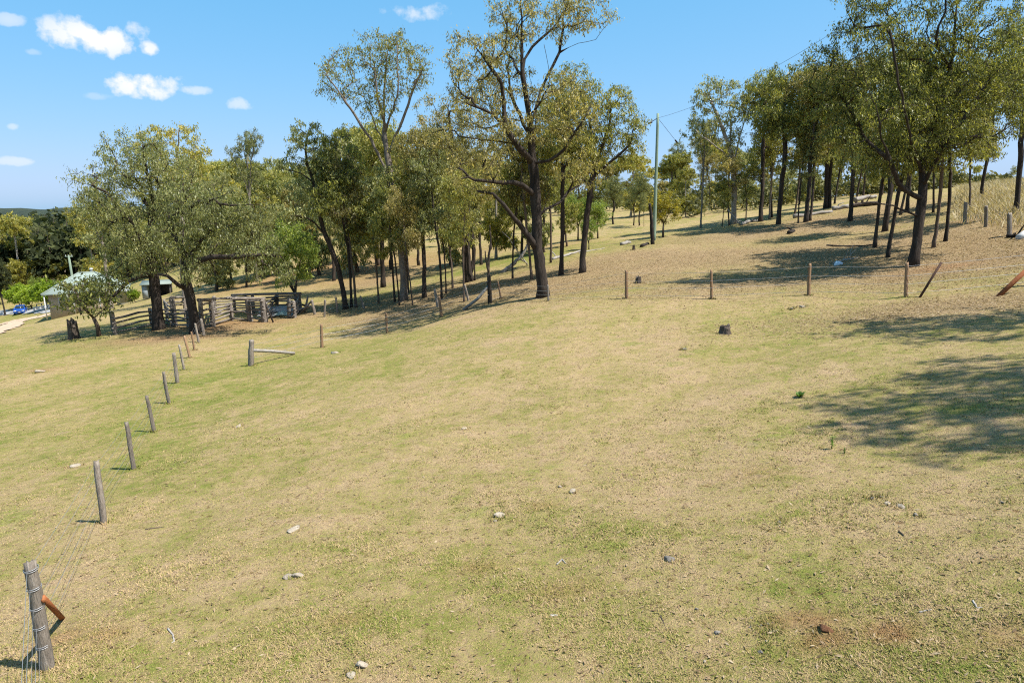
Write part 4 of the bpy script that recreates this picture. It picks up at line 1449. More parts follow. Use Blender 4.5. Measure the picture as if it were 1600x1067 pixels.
endB = PT(1300, 52, 36)
mb = MB()
u = np.linspace(0, 1, 25)[:, None]
pts = topw * (1 - u) + endB * u
pts[:, 2] -= (4 * u * (1 - u) * .5)[:, 0]
mb.tube(pts - pb, .010, 4, False)
mb.build('line_wire', MAT['dark_steel'], pole)

# ------------------------------------------------------------------ dead timber, stumps
def twisted(name, label, cat, base_px, pts, r0, r1, mat, parent=None, group=None, d=None):
    """a bare stem through photograph points (px, py, metres away), standing at base_px"""
    p, d = hit(base_px[0], base_px[1], d)
    o = PT(base_px[0], base_px[1], d)
    e = empty(name, p, label, cat, group)
    for nm, l, ra, rb_ in pts:
        q = []
        for a in l:
            v = at_plane(a[0], a[1], p[1] + (a[2] if len(a) > 2 else 0)) - p
            q.append(v)
        q = np.array(q)
        # refine
        u = np.linspace(0, len(q) - 1, len(q) * 4)
        i = np.minimum(u.astype(int), len(q) - 2)
        f = (u - i)[:, None]
        qq = q[i] * (1 - f) + q[i + 1] * f + rg.normal(0, ra * .12, (len(u), 3))
        if nm == 'trunk':
            qq[0, 2] -= .25
        mb = MB()
        mb.tube(qq, np.linspace(ra, rb_, len(u)), 7, True, .12, rg)
        mb.build(nm, MAT[mat], e)
    return e


twisted('dead_sapling', 'bare forked dead sapling beside the corner fence post', 'tree', (766, 472),
        [('trunk', [(766, 472), (764, 450), (763, 425), (764, 395), (767, 375), (765, 352)], .11, .03), ('branch', [(763, 425, -.05), (759, 405, -.2), (758, 392, -.3)], .06, .03), ('branch', [(764, 398, .05), (768, 385, .3), (766, 372, .5)], .045, .02)], 0, 0, 'bark_brown')
twisted('burnt_trunk', 'thin burnt dead trunk standing beside the power pole', 'tree', (1020, 382), [('trunk', [(1020, 382), (1019, 360), (1017, 335), (1016, 318)], .17, .10)], 0, 0, 'burnt')
twisted('fallen_tree', 'bleached fallen dead tree leaning behind the tallest trunk', 'dead tree', (782, 427),
        [('trunk', [(782, 427), (800, 415, .3), (816, 400, .6), (826, 380, .8), (832, 358, 1.0)], .16, .07), ('branch', [(824, 413, .3), (808, 392, .2), (795, 372, .1), (784, 362, 0)], .05, .025),
         ('branch', [(812, 405, .5), (822, 410, 1), (824, 416, 1.4)], .06, .03), ('branch', [(826, 382, .8), (834, 370, .6), (835, 350, .4)], .05, .02)], 0, 0, 'dead_wood')


def log(label, pts, r0, r1, mat, group=None, lift=None, name='fallen_log', cat='log', branches=()):
    P = np.array([hit(*q)[0] for q in pts])
    o = P[0].copy()
    P = P - o
    P[:, 2] += np.linspace(r0, r1, len(P)) * .7
    if lift:
        P[:, 2] += np.array(lift)
    u = np.linspace(0, len(P) - 1, len(P) * 4)
    i = np.minimum(u.astype(int), len(P) - 2)
    f = (u - i)[:, None]
    Q = P[i] * (1 - f) + P[i + 1] * f + rg.normal(0, r0 * .15, (len(u), 3))
    mb = MB()
    mb.tube(Q, np.linspace(r0, r1, len(u)), 7, True, .12, rg)
    for (k, vec, rr) in branches:
        a = Q[int(k * (len(Q) - 1))]
        v = np.array(vec, float)
        mb.tube(np.array([a, a + v * .5 + rg.normal(0, .06, 3), a + v + np.array([0, 0, -.08])]), [rr, rr * .8, rr * .4], 5, True, .1, rg)
    return tag(mb.build(name, MAT[mat], None, o), label, cat, group)


log('long pale log lying on the slope right of the tallest tree', [(862, 407), (885, 401), (908, 393)], .12, .07, 'dead_wood', branches=((.2, (-.6, .4, .7), .05),))
log('slender stick lying on the open slope below the pole', [(905, 397), (925, 392), (945, 388)], .05, .03, 'dead_wood')
log('short white log at the tip of the pole shadow', [(971, 384), (984, 381)], .16, .13, 'dead_wood')
log('short charred log left of the burnt trunk', [(1002, 386), (1013, 382)], .15, .10, 'burnt')
log('white log lying beneath the white-limbed gum', [(1158, 353), (1174, 349), (1190, 346)], .16, .10, 'dead_wood', branches=((.5, (.8, -.3, .5), .06), (.2, (-.9, -.5, .3), .05)))
log('broken pale bough leaning beside the white-limbed gum', [(1137, 322, 62), (1157, 346, 62)], .06, .07, 'dead_wood', lift=(1.5, 0), name='leaning_bough')
log('long white log behind the right-hand stand, its left half', [(1240, 342), (1270, 337), (1300, 332)], .20, .14, 'dead_wood')
log('thick white log behind the right-hand stand, near the pile', [(1300, 329), (1325, 326)], .24, .18, 'dead_wood', branches=((.4, (.5, -.2, .6), .07),))
log('topmost grey log of the pile between the trunks', [(1334, 324), (1352, 320), (1368, 318)], .22, .16, 'dead_wood', lift=(.5, .55, .5))
log('lower dark log of the pile between the trunks', [(1330, 326), (1350, 323), (1372, 321)], .24, .2, 'bark_brown', branches=((.6, (.3, -.3, .9), .06),))
log('long thin branch on the ground left of the brown trunks', [(1292, 384), (1320, 385), (1350, 386), (1368, 384)], .05, .03, 'bark_brown')
log('dark hooked chunk of wood alone on the shaded slope', [(1233, 366), (1241, 361)], .16, .12, 'burnt', branches=((.9, (-.5, .1, .35), .09),), name='wood_chunk')
log('grey dead branch with upright twigs beside the pale plastic', [(1302, 413), (1320, 407), (1340, 404)], .06, .03, 'dead_wood', branches=((.4, (.3, .1, .8), .02), (.6, (.5, -.1, .7), .02), (.75, (.2, .2, .8), .018), (.3, (.6, -.5, .3), .02)), name='dead_branch', cat='branch')
log('black dead bough lying by the right edge', [(1574, 372), (1588, 371), (1604, 366)], .10, .07, 'burnt', branches=((.6, (.35, -.1, .8), .05), (.4, (-.5, -.6, .2), .04), (.8, (.4, -.2, 1.0), .04)))
b, d = hit(1308, 415)
lumpy('plastic_bag', 'plastic', (.7, .4, .35), b, 8, .3, 'pale blue crumpled plastic beside the dead branch', 'rubbish')
b, d = hit(1598, 373)
lumpy('drum', 'tin', (.75, .5, .6), b, 9, .08, 'white tin drum lying by the black bough at the right edge', 'drum')


def stump(label, px, py, w, h, mat, seed, jag=.35):
    p, d = hit(px, py)
    R1 = w / 2 * d / FPX
    H = h * d / FPX
    r = np.random.default_rng(seed)
    n = 18
    a = np.arange(n) * 2 * np.pi / n
    prof = 1 + .14 * np.sin(a * 3 + r.uniform(0, 6)) + .08 * r.normal(0, 1, n)
    rows = []
    for z, k in ((-.15, 1.35), (0, 1.25), (.12, 1.06), (.5, .95), (.8, .9)):
        rows.append(np.stack([np.cos(a) * R1 * k * prof, np.sin(a) * R1 * k * prof, np.full(n, z * H)], 1))
    tz = H * (1 - jag * (.5 + .5 * np.sin(a * 2 + r.uniform(0, 6))) + .1 * r.normal(0, 1, n))
    rows.append(np.stack([np.cos(a) * R1 * .86 * prof, np.sin(a) * R1 * .86 * prof, tz], 1))
    rows.append(np.stack([np.cos(a) * R1 * .55 * prof, np.sin(a) * R1 * .55 * prof, tz * .82], 1))
    rows.append(np.stack([np.cos(a) * R1 * .2, np.sin(a) * R1 * .2, np.full(n, H * .45)], 1))
    V = np.vstack(rows)
    i = (np.arange(len(rows) - 1)[:, None] * n)
    j = np.arange(n)[None]
    k = (j + 1) % n
    Q = np.stack([i + j, i + k, i + n + k, i + n + j], -1).reshape(-1, 4)
    V = np.vstack([V, [[0, 0, H * .45]]])
    T = np.stack([np.full(n, len(V) - 1), (len(rows) - 1) * n + np.arange(n), (len(rows) - 1) * n + (np.arange(n) + 1) % n], 1)
    me = mesh_np('tree_stump', V, [Q, T], MAT[mat])
    return tag(obj('tree_stump', me, None, p), label, 'stump')


stump('broad split grey stump at the far left under the trees', 115, 530, 15, 31, 'stump', 3, .3)
stump('low jagged dark stump in the open paddock right of centre', 1133, 522, 16, 15, 'stump', 4, .75)
stump('small upright stump just beyond the wire fence', 998, 442, 9, 12, 'stump', 5, .2)
stump('tiny dark stump on the slope below the power pole', 990, 391, 4, 8, 'stump', 6, .2)

# ------------------------------------------------------------------ stones, clods and sticks on the paddock
st_g = 'stones scattered on the paddock'
for i, (px, py, w, m_, fl, lb) in enumerate((
        (452, 908, 14, 'rock_pale', .5, 'pale stone, left one of the touching pair at lower left'),
        (466, 907, 19, 'rock_pale', .5, 'pale stone, right one of the touching pair at lower left'),
        (569, 1054, 21, 'rock_pale', .6, 'pale blocky stone at the bottom edge left of centre'),
        (549, 1063, 14, 'rock_pale', .4, 'small pale stone cut by the bottom edge'),
        (459, 833, 20, 'rock_pale', .25, 'flat pale slab above the touching pair of stones'),
        (780, 803, 17, 'rock_pale', .4, 'pale stone near the middle of the paddock'),
        (774, 810, 8, 'rock_pale', .5, 'pebble touching the pale stone near the middle'),
        (895, 772, 10, 'rock_pale', .6, 'white pebble right of the middle, larger of two'),
        (875, 764, 6, 'rock_pale', .6, 'white pebble right of the middle, smaller of two'),
        (725, 671, 8, 'rock_pale', .5, 'white pebble alone in the upper middle of the paddock'),
        (373, 669, 11, 'rock_pale', .4, 'pale flat stone left of centre near the fence line'),
        (524, 551, 13, 'rock_pale', .4, 'white stone beside the thin brown fence post'),
        (1045, 879, 16, 'rock_grey', .6, 'grey stone with dark shadow right of centre'),
        (1120, 998, 10, 'rock_grey', .8, 'dark grey round stone at lower right'),
        (1188, 1022, 11, 'rock_grey', .6, 'grey stone below the heap of pale slabs'),
        (1089, 954, 6, 'rock_grey', .7, 'small dark pebble left of the heap of pale slabs'),
        (1101, 1037, 5, 'rock_pale', .7, 'tiny white pebble at the bottom right of centre'),
        (1218, 827, 7, 'rock_grey', .6, 'small grey stone alone in the right middle'),
        (1386, 794, 11, 'rock_pale', .35, 'pale flat stone, left one of three at right'),
        (1409, 798, 13, 'rock_pale', .35, 'pale flat stone, middle one of three at right'),
        (1431, 810, 9, 'rock_grey', .5, 'grey stone, right one of three at right'),
        (1362, 780, 9, 'rock_grey', .4, 'dark flat stone, left of a pair above the three pale ones'),
        (1377, 778, 8, 'rock_grey', .4, 'dark flat stone, right of a pair above the three pale ones'),
        (1567, 788, 7, 'rock_grey', .6, 'grey stone near the right edge'),
        (1288, 998, 26, 'clod', .45, 'red-brown clod of earth at lower right'),
        (118, 731, 14, 'rock_pale', .4, 'pale stone outside the left fence'),
        (62, 583, 18, 'rock_pale', .25, 'flat pinkish slab in the green strip left of the fence'),
        (1070, 548, 9, 'rock_grey', .4, 'dark stone left below the jagged stump'),
        (1236, 482, 6, 'rock_grey', .6, 'dark stone just below the wire fence'),
        (1254, 480, 12, 'rock_pale', .3, 'pale flat stone just below the wire fence'))):
    p, d = hit(px, py)
    s_ = 1.25 * w * d / FPX
    lumpy('stone' if m_ != 'clod' else 'earth_clod', m_, (s_, s_ * rg.uniform(.7, 1.0), s_ * fl), p, 100 + i, .22, lb, 'stone' if m_ != 'clod' else 'clod', st_g if m_ != 'clod' else None, rg.uniform(0, 6), sub=2)
for i, (dx, dy, w) in enumerate(((0, 0, 9), (9, 6, 8), (-10, 2, 7), (4, 12, 9), (13, 14, 6), (-4, -10, 6), (-16, -8, 5), (8, -6, 6), (-2, 18, 6), (16, 4, 5), (-26, -14, 6), (-28, 5, 7))):
    p, d = hit(1200 + dx, 983 + dy)
    s_ = w * d / FPX
    lumpy('stone', 'rock_pale' if i < 10 else 'rock_grey', (s_, s_ * .8, s_ * .35), p, 200 + i, .22, 'small slab in the loose heap of pale broken stone at lower right', 'stone', 'heap of pale broken stone', rg.uniform(0, 6), sub=1)
for px, py, pts, r_, m_, lb in ((263, 990, ((263, 988), (270, 990), (272, 998), (268, 1005)), .012, 'dead_wood', 'curved white stick lying at lower left'),
                                (1032, 965, ((1032, 965), (1037, 975), (1041, 990)), .007, 'bark_brown', 'thin brown twig at the lower middle'),
                                (862, 965, ((860, 970), (866, 966), (872, 970)), .012, 'dead_wood', 'short pale stick near the lower middle'),
                                (872, 872, ((870, 878), (878, 874), (884, 876)), .012, 'dead_wood', 'short forked stick at the middle of the paddock'),
                                (1440, 960, ((1436, 962), (1446, 959), (1455, 958)), .009, 'dead_wood', 'pale straight stick at lower right'),
                                (1520, 957, ((1518, 956), (1526, 957), (1534, 959)), .010, 'dead_wood', 'pale stick near the lower right edge'),
                                (240, 828, ((228, 830), (240, 827), (256, 826)), .012, 'bark_brown', 'brown bark strip right of the second fence post'),
                                (1410, 838, ((1404, 836), (1412, 840)), .012, 'bark_brown', 'short dark stick at right')):
    log(lb, pts, r_, r_ * .6, m_, 'sticks lying on the paddock', name='stick', cat='stick')


# ------------------------------------------------------------------ weeds
def weed(label, px, py, h, seed, upright=False):
    p, d = hit(px, py)
    r = np.random.default_rng(seed)
    H = h * d / FPX
    e = empty('weed', p, label, 'plant')
    mb = MB()
    V, Q = [], []
    n = 26
    for k in range(n):
        a = r.uniform(0, 6.28)
        if upright:
            z = H * (.3 + .7 * k / n)
            c = np.array([0, 0, z])
            out = np.array([math.cos(a), math.sin(a), .3]) * H * .22
        else:
            c = np.array([0, 0, H * .1])
            out = np.array([math.cos(a), math.sin(a), r.uniform(.3, 1.2)]) * H * r.uniform(.5, .9)
        s_ = np.array([-math.sin(a), math.cos(a), 0]) * np.linalg.norm(out) * .22
        b0 = len(V)
        V += [c, c + out * .55 + s_, c + out + np.array([0, 0, -.1 * H]), c + out * .55 - s_]
        Q.append([b0, b0 + 1, b0 + 2, b0 + 3])
    obj('leaves', mesh_np('leaves', np.array(V), np.array(Q), MAT['herb']), e)
    mb.tube(np.array([[0, 0, -.02], [.01, 0, H * .5], [0, .01, H]]), [.012, .009, .004], 5)
    mb.build('stem', MAT['herb'], e)


weed('bright green leafy weed left of the shaded patch', 1249, 620, 11, 1)
weed('thin upright weed at the front of the shaded patch', 1299, 704, 22, 2, True)
weed('small weed right of the thin upright one', 1319, 708, 10, 3, True)

# ------------------------------------------------------------------ the house in the valley
hb, hd = hit(143, 482)
house = empty('house', hb, 'cream house with green hipped iron roof half hidden in the valley', 'house', None, R(26))
W2, D2, WH, RH = 4.6, 4.2, 3.0, 2.3
mb = MB()
mb.box((0, 0, WH / 2 - .4), (2 * W2, 2 * D2, WH + .8))
mb.build('wall', MAT['cream'], house)
ov = .7
mb = MB()
V = np.array([[-W2 - ov, -D2 - ov, WH - .1], [W2 + ov, -D2 - ov, WH - .1], [W2 + ov, D2 + ov, WH - .1], [-W2 - ov, D2 + ov, WH - .1], [-1.0, 0, WH + RH], [1.0, 0, WH + RH],
              [-W2 - ov, -D2 - ov, WH - .28], [W2 + ov, -D2 - ov, WH - .28], [W2 + ov, D2 + ov, WH - .28], [-W2 - ov, D2 + ov, WH - .28]])
mb.add(V, [[0, 1, 5, 4], [2, 3, 4, 5], [6, 7, 1, 0], [7, 8, 2, 1], [8, 9, 3, 2], [9, 6, 0, 3], [9, 8, 7, 6]], [[1, 2, 5], [3, 0, 4]])
roof = mb.build('roof', MAT['roof_green'], house)
mb = MB()
for a, b_ in ((0, 4), (1, 5), (2, 5), (3, 4), (4, 5)):
    mb.tube(np.array([V[a] + [0, 0, .03], V[b_] + [0, 0, .05]]), .09, 6)
mb.build('ridge_cap', MAT['roof_green'], roof)
mb = MB()
mb.tube(np.array([[.6, .2, WH + RH - .3], [.6, .2, WH + RH + .35]]), .16, 8)
mb.tube(np.array([[.6, .2, WH + RH + .35], [.6, .2, WH + RH + .6]]), [.26, .22], 8)
mb.build('roof_vent', MAT['white_paint'], roof)
for x in (-2.8, .2, 2.9):
    mb = MB()
    mb.box((x, -D2 - .03, 1.6), (1.3, .1, 1.3))
    w_ = mb.build('window', MAT['white_paint'], house)
    mb = MB()
    mb.box((x, -D2 - .09, 1.6), (1.1, .04, 1.1))
    mb.build('pane', MAT['glass'], w_)
for x in (-W2 - .4, -1.6, 1.6, W2 + .4):
    mb = MB()
    mb.box((x, -D2 - .55, WH / 2 - .4), (.12, .12, WH + .4))
    mb.build('verandah_post', MAT['white_paint'], house)

tb, td = hit(196, 474)
tank = empty('rain_tank', tb, 'round cream water tank right of the green-roofed house', 'water tank')
mb = MB()
zz = np.array([-.4, 0, .3, .31, .6, .61, .9, .91, 1.2, 1.21, 1.5, 1.51, 1.75])
mb.tube(np.stack([np.zeros(13), np.zeros(13), zz], 1), 1.0 + .02 * (np.arange(13) % 2), 28)
mb.build('shell', MAT['tank'], tank)
mb = MB()
mb.tube(np.array([[0, 0, 1.75], [0, 0, 1.85], [0, 0, 2.0]]), [1.08, .8, .05], 28)
mb.build('lid', MAT['white_paint'], tank)

sb, sd = hit(246, 466, 92)
shed = empty('shed', sb, 'small open-fronted iron shed with pale green roof behind the trees', 'shed', None, R(20))
shed.scale = (.72, .72, .85)
mb = MB()
mb.box((-1.75, 0, 1.0), (.9, 3.0, 2.2))
mb.build('wall', MAT['shed_iron'], shed)
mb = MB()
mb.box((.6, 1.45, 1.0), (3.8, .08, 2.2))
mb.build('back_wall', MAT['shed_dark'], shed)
for x in (.2, 2.4):
    mb = MB()
    mb.box((x, -1.4, 1.0), (.12, .12, 2.2))
    mb.build('post', MAT['rail'], shed)
mb = MB()
mb.box((.15, 0, 2.25), (5.2, 3.8, .1), M=np.array([[1, 0, 0], [0, .995, -.1], [0, .1, .995]]))
mb.build('roof', MAT['roof_green'], shed)

pb2, pd2 = hit(119, 470, hd + 8)
pole2 = empty('power_pole', pb2, 'green power pole with crossarm rising behind the house roof', 'power pole')
tv2 = PT(113, 399, pd2) - PT(119, 470, pd2)
tv2 = np.array([tv2[0] * .4, 0, (PT(113, 399, pd2)[2] - pb2[2])])
mb = MB()
mb.tube(np.array([tv2 * 0 - [0, 0, .3], tv2 * .5, tv2]), [.22, .19, .16], 10)
mb.build('shaft', MAT['pole'], pole2)
mb = MB()
mb.box(tv2 * .985, (1.2, .12, .14))
mb.build('crossarm', MAT['pole'], pole2)
for x in (-.5, 0, .5):
    mb = MB()
    mb.tube(np.array([tv2 * .985 + [x, 0, .05], tv2 * .985 + [x, 0, .25]]), [.05, .04], 6)
    mb.build('insulator', MAT['white_paint'], pole2)

# blue car, facing the viewer
cb_, cd_ = hit(33, 490)
cb_[2] += .03
car = empty('car', cb_, 'small blue car parked on the driveway by the left edge', 'car', None, R(28))
prof = np.array([(-2.0, .35), (-2.02, .62), (-1.9, .82), (-1.05, .95), (-.45, 1.42), (.75, 1.46), (1.6, 1.05), (1.95, .95), (2.0, .4), (1.6, .25), (-1.7, .25)])


def extr(prof, half, inset=None):
    n = len(prof)
    a = np.stack([(np.full(n, -half) if inset is None else -np.array(inset)), prof[:, 0], prof[:, 1]], 1)
    b = a * np.array([-1, 1, 1])
    return a, b


ins = [.78, .84, .84, .82, .64, .64, .78, .8, .8, .82, .8]
a, b = extr(prof, .84, ins)
n = len(prof)
V = np.vstack([a, b, [[0, 0, .7]] * 0 if False else np.zeros((0, 3))])
i = np.arange(n)
j = (i + 1) % n
me = bpy.data.meshes.new('body')
me.from_pydata([tuple(v) for v in V], [], [tuple(range(n))[::-1], tuple(range(n, 2 * n))] + [(int(x), int(y), int(y + n), int(x + n)) for x, y in zip(i, j)])
me.materials.append(MAT['car_paint'])
me.update()
obj('body', me, car)
for nm, p0, p1, w0, w1, m_ in (('windscreen', (-1.02, .985), (-.47, 1.40), .70, .58, 'glass'), ('rear_window', (1.5, 1.13), (.82, 1.44), .66, .56, 'glass')):
    sgn = -1 if nm == 'windscreen' else 1
    V = np.array([[-w0, p0[0] + sgn * .012, p0[1] + .012], [w0, p0[0] + sgn * .012, p0[1] + .012], [w1, p1[0] + sgn * .012, p1[1] + .012], [-w1, p1[0] + sgn * .012, p1[1] + .012]])
    V = np.vstack([V, V - np.array([0, sgn * .01, .012])])
    obj(nm, mesh_np(nm, V, np.array([[0, 1, 2, 3], [4, 7, 6, 5], [0, 4, 5, 1], [1, 5, 6, 2], [2, 6, 7, 3], [3, 7, 4, 0]]), MAT[m_]), car)
for sx_ in (-1, 1):
    mb = MB()
    V = np.array([[.83, -.85, .99], [.82, 1.35, 1.07], [.67, .7, 1.40], [.67, -.42, 1.36]]) * np.array([sx_, 1, 1]) + np.array([sx_ * .012, 0, 0])
    obj('side_window', mesh_np('side_window', V, np.array([[0, 1, 2, 3]]), MAT['glass']), car)
    mb.box((sx_ * .58, -1.99, .68), (.36, .1, .16))
    mb.build('headlight', MAT['lamp_glass'], car)
    mb = MB()
    mb.box((sx_ * .95, -.75, 1.0), (.16, .1, .12))
    mb.build('mirror', MAT['car_paint'], car)
    for y_ in (-1.3, 1.25):
        mb = MB()
        mb.tube(np.array([[sx_ * .66, y_, .31], [sx_ * .86, y_, .31]]), .31, 18)
        wh = mb.build('wheel', MAT['rubber'], car)
        mb = MB()
        mb.tube(np.array([[sx_ * .80, y_, .31], [sx_ * .875, y_, .31]]), .19, 14)
        mb.build('rim', MAT['old_iron'], wh)
mb = MB()
mb.box((0, -2.03, .42), (.38, .02, .12))
mb.build('number_plate', MAT['white_paint'], car)
mb = MB()
mb.box((0, -2.025, .62), (.7, .02, .12))
mb.build('grille', MAT['rubber'], car)


# driveway, dirt track
def strip(name, pts, w, mat, lift, n=60):
    P = np.array([hit(*q)[0][:2] for q in pts])
    u = np.linspace(0, len(P) - 1, n)
    i = np.minimum(u.astype(int), len(P) - 2)
    f = (u - i)[:, None]
    c = P[i] * (1 - f) + P[i + 1] * f
    for _ in range(6):
        c[1:-1] = (c[:-2] + c[1:-1] * 2 + c[2:]) / 4
    t = np.gradient(c, axis=0)
    t /= np.linalg.norm(t, axis=1)[:, None]
    nn = np.stack([-t[:, 1], t[:, 0]], 1)
    ww = w * (1 + .16 * np.sin(np.arange(n) * 1.7) + .1 * rg.normal(0, 1, n))
    rows = []
    for k in np.linspace(-1, 1, 7):
        q = c + nn * (ww * k / 2)[:, None]
        rows.append(np.stack([q[:, 0], q[:, 1], height(q[:, 0], q[:, 1]) + lift], 1))
    V = np.stack(rows, 1).reshape(-1, 3)
    i = (np.arange(n - 1)[:, None] * 7 + np.arange(6)[None]).ravel()
    Q = np.stack([i, i + 1, i + 8, i + 7], 1)
    return tag(obj(name, mesh_np(name, V, Q, MAT[mat], True)), kind='structure')


strip('driveway', ((-60, 492), (0, 490), (30, 487), (60, 484), (100, 482)), 5.0, 'bitumen', .10)
strip('dirt_track', ((-40, 528), (0, 516), (14, 509), (28, 503), (50, 498), (70, 494), (88, 490)), 3.6, 'dirt', .08)
strip('dirt_track', ((-40, 515), (0, 508), (18, 503), (34, 500), (50, 497)), 2.6, 'dirt', .085)

# white rail fence and gate frame by the driveway
wf0, wd = hit(54, 489)
wf = empty('white_fence', wf0, 'low white rail fence along the driveway right of the car', 'fence')
W = [hit(54 + 7.6 * k, 489 - .7 * k, wd)[0] for k in range(6)]
for p in W:
    mb = MB()
    mb.box(p - wf0 + np.array([0, 0, .3]), (.14, .14, 1.2))
    mb.build('post', MAT['white_paint'], wf)
for h in (.3, .8):
    mb = MB()
    mb.tube(np.array([p - wf0 + np.array([0, -.09, h]) for p in W]), .07, 6)
    mb.build('rail', MAT['white_paint'], wf)
g0, gd = hit(92, 486)
gf = empty('gate_frame', g0, 'white timber post with short top bar at the end of the white fence', 'gate')
mb = MB()
mb.box((0, 0, 1.05), (.28, .22, 2.5))
mb.build('post', MAT['white_paint'], gf)
mb = MB()
mb.box((.65, 0, 2.32), (1.9, .2, .14))
mb.build('top_bar', MAT['white_paint'], gf)
r0, rd = hit(58, 483, wd + 4)
rf = empty('timber_fence', r0, 'brown timber rail fence behind the white one', 'fence')
W = [hit(58 + 8 * k, 483 - .6 * k, wd + 4)[0] for k in range(5)]
for p in W:
    mb = MB()
    mb.box(p - r0 + np.array([0, 0, .45]), (.14, .14, 1.3))
    mb.build('post', MAT['post_grey'], rf)
for h in (.55, 1.0):
    mb = MB()
    mb.tube(np.array([p - r0 + np.array([0, -.09, h]) for p in W]), .08, 6)
    mb.build('rail', MAT['post_grey'], rf)

# garden bushes by the house
for a in (('hedge', 0, 33, 483, 444, 'bright green clipped bush directly behind the blue car', 1.05), ('hedge', 0, 50, 484, 447, 'bright green bush between the other two by the driveway', 1.0), ('hedge', 0, 82, 482, 437, 'largest bright green bush left of the green-roofed house', 1.15),
          ('wattle', 0, 60, 470, 432, 'taller leafy garden tree behind the bright green bushes', .9), ('hedge', 0, 108, 484, 462, 'dark green low bush in front of the house wall', 1.2), ('hedge', 0, 172, 480, 460, 'low garden bush at the right corner of the house', 1.1),
          ('hedge', 0, 211, 473, 452, 'small bright bush between the tank and the shed', .9)):
    plant(*a[:6], wide=a[6], group='garden bushes')
plant('shrub', 0, 128, 490, 440, 'grey-green shrub close in front of the house wall', 1.2, d=88)
plant('shrub', 0, 168, 486, 438, 'grey-green shrub hiding the right corner of the house', 1.2, d=86)

# ------------------------------------------------------------------ wooded hillside and far range
def wood():
    """the far-off wood on the hillside behind the house: reads as one dark mass"""
    r = np.random.default_rng(17)
    Vs, Qs, Tv, Tq, nv = [], [], MB(), [], 0
    spots = []
    for _ in range(620):
        d = 150 + 240 * r.uniform(0, 1) ** 1.3
        px = r.uniform(-160, 330)
        p = PT(px, 400, d)
        spots.append((p[0], p[1]))
    S = np.array(spots)
    Z = height(S[:, 0], S[:, 1], False)
    for (x, y), z in zip(S, Z):
        H = r.uniform(11, 19)
        w = H * r.uniform(.2, .32)
        n = 210
        v = r.normal(0, 1, (n, 3))
        v /= np.linalg.norm(v, axis=1)[:, None]
        k = r.integers(0, 5, n)
        cc = r.normal(0, .5, (5, 3)) * np.array([w, w, H * .22])
        p = np.array([x, y, z + H * .5]) + cc[k] + v * r.uniform(.5, 1, (n, 1)) * np.array([w * .7, w * .7, H * .24])
        ax = r.normal(0, 1, (n, 3)) + np.array([0, 0, -.6])
        ax /= np.linalg.norm(ax, axis=1)[:, None]
        sd = np.cross(ax, r.normal(0, 1, (n, 3)))
        sd /= np.linalg.norm(sd, axis=1)[:, None]
        L = r.uniform(.8, 1.9, (n, 1))
        V = np.stack([p, p + ax * L * .5 + sd * L * .3, p + ax * L, p + ax * L * .5 - sd * L * .3], 1).reshape(-1, 3)
        Vs.append(V)
        Tv.tube(np.array([[x, y, z - .5], [x + r.normal(0, .3), y, z + H * .4], [x + r.normal(0, .6), y, z + H * .8]]), [.22, .16, .05], 5, False)
    V = np.vstack(Vs)
    o = tag(obj('wood', mesh_np('wood', V, np.arange(len(V)).reshape(-1, 4), MAT['dark_green'])), 'dark eucalypt forest covering the far hillside', 'forest', kind='stuff')
    tag(Tv.build('wood_trunks', MAT['bark_brown']), 'trunks of the far hillside forest', 'forest', kind='stuff')


wood()


def scrub():
    """low scrub along the crest behind the stands: one unbroken mass"""
    r = np.random.default_rng(23)
    Vs = []
    for _ in range(520):
        if r.uniform() < .5:
            px, d, H = r.uniform(1040, 1560), r.uniform(84, 128), r.uniform(1.4, 4.2)
            if px > 1470:
                H *= .5
        else:
            px, d, H = r.uniform(320, 1060), r.uniform(118, 180), r.uniform(2, 5.5)
        c = PT(px, 330, d)
        z = hz(c[0], c[1])
        w = H * r.uniform(.5, .9)
        n = 130
        v = r.normal(0, 1, (n, 3))
        v /= np.linalg.norm(v, axis=1)[:, None]
        k = r.integers(0, 4, n)
        cc = r.normal(0, .45, (4, 3)) * np.array([w, w, H * .25])
        p = np.array([c[0], c[1], z + H * .5]) + cc[k] + v * r.uniform(.3, 1, (n, 1)) * np.array([w * .6, w * .6, H * .36])
        ax = r.normal(0, 1, (n, 3)) + np.array([0, 0, -.5])
        ax /= np.linalg.norm(ax, axis=1)[:, None]
        sd = np.cross(ax, r.normal(0, 1, (n, 3)))
        sd /= np.linalg.norm(sd, axis=1)[:, None]
        L = r.uniform(.3, .7, (n, 1))
        Vs.append(np.stack([p, p + ax * L * .5 + sd * L * .25, p + ax * L, p + ax * L * .5 - sd * L * .25], 1).reshape(-1, 3))
    V = np.vstack(Vs)
    tag(obj('scrub', mesh_np('scrub', V, np.arange(len(V)).reshape(-1, 4), MAT['scrub'])), 'low olive scrub along the crest behind the trees', 'scrub', kind='stuff')


scrub()
for a in (('gum', 1, 105, 447, 345, 'pale gum at the front of the dark hillside forest', .9, 165), ('far', 0, 98, 455, 410, 'rounded olive tree behind the house roof at left', 1.2, 150), ('gum', 0, 70, 447, 350, 'slim grey gum on the dark hillside', .8, 170),
          ('far', 2, 132, 455, 405, 'grey-green tree behind the house ridge', 1.2, 150), ('far', 1, 150, 450, 335, 'yellowish tree behind the house, left of the domed tree', .9, 140), ('far', 2, 200, 448, 350, 'grey tree behind the domed left tree', 1.2, 135), ('far', 1, 235, 446, 345, 'yellow-olive tree behind the shed', 1.2, 132),
          ('far', 1, -4, 470, 350, 'yellowing tree cut by the left edge of the photo', .9, 140), ('far', 0, 265, 440, 340, 'olive tree behind the stock yard', 1.2, 128)):
    plant(*a[:6], wide=a[6], d=a[7])


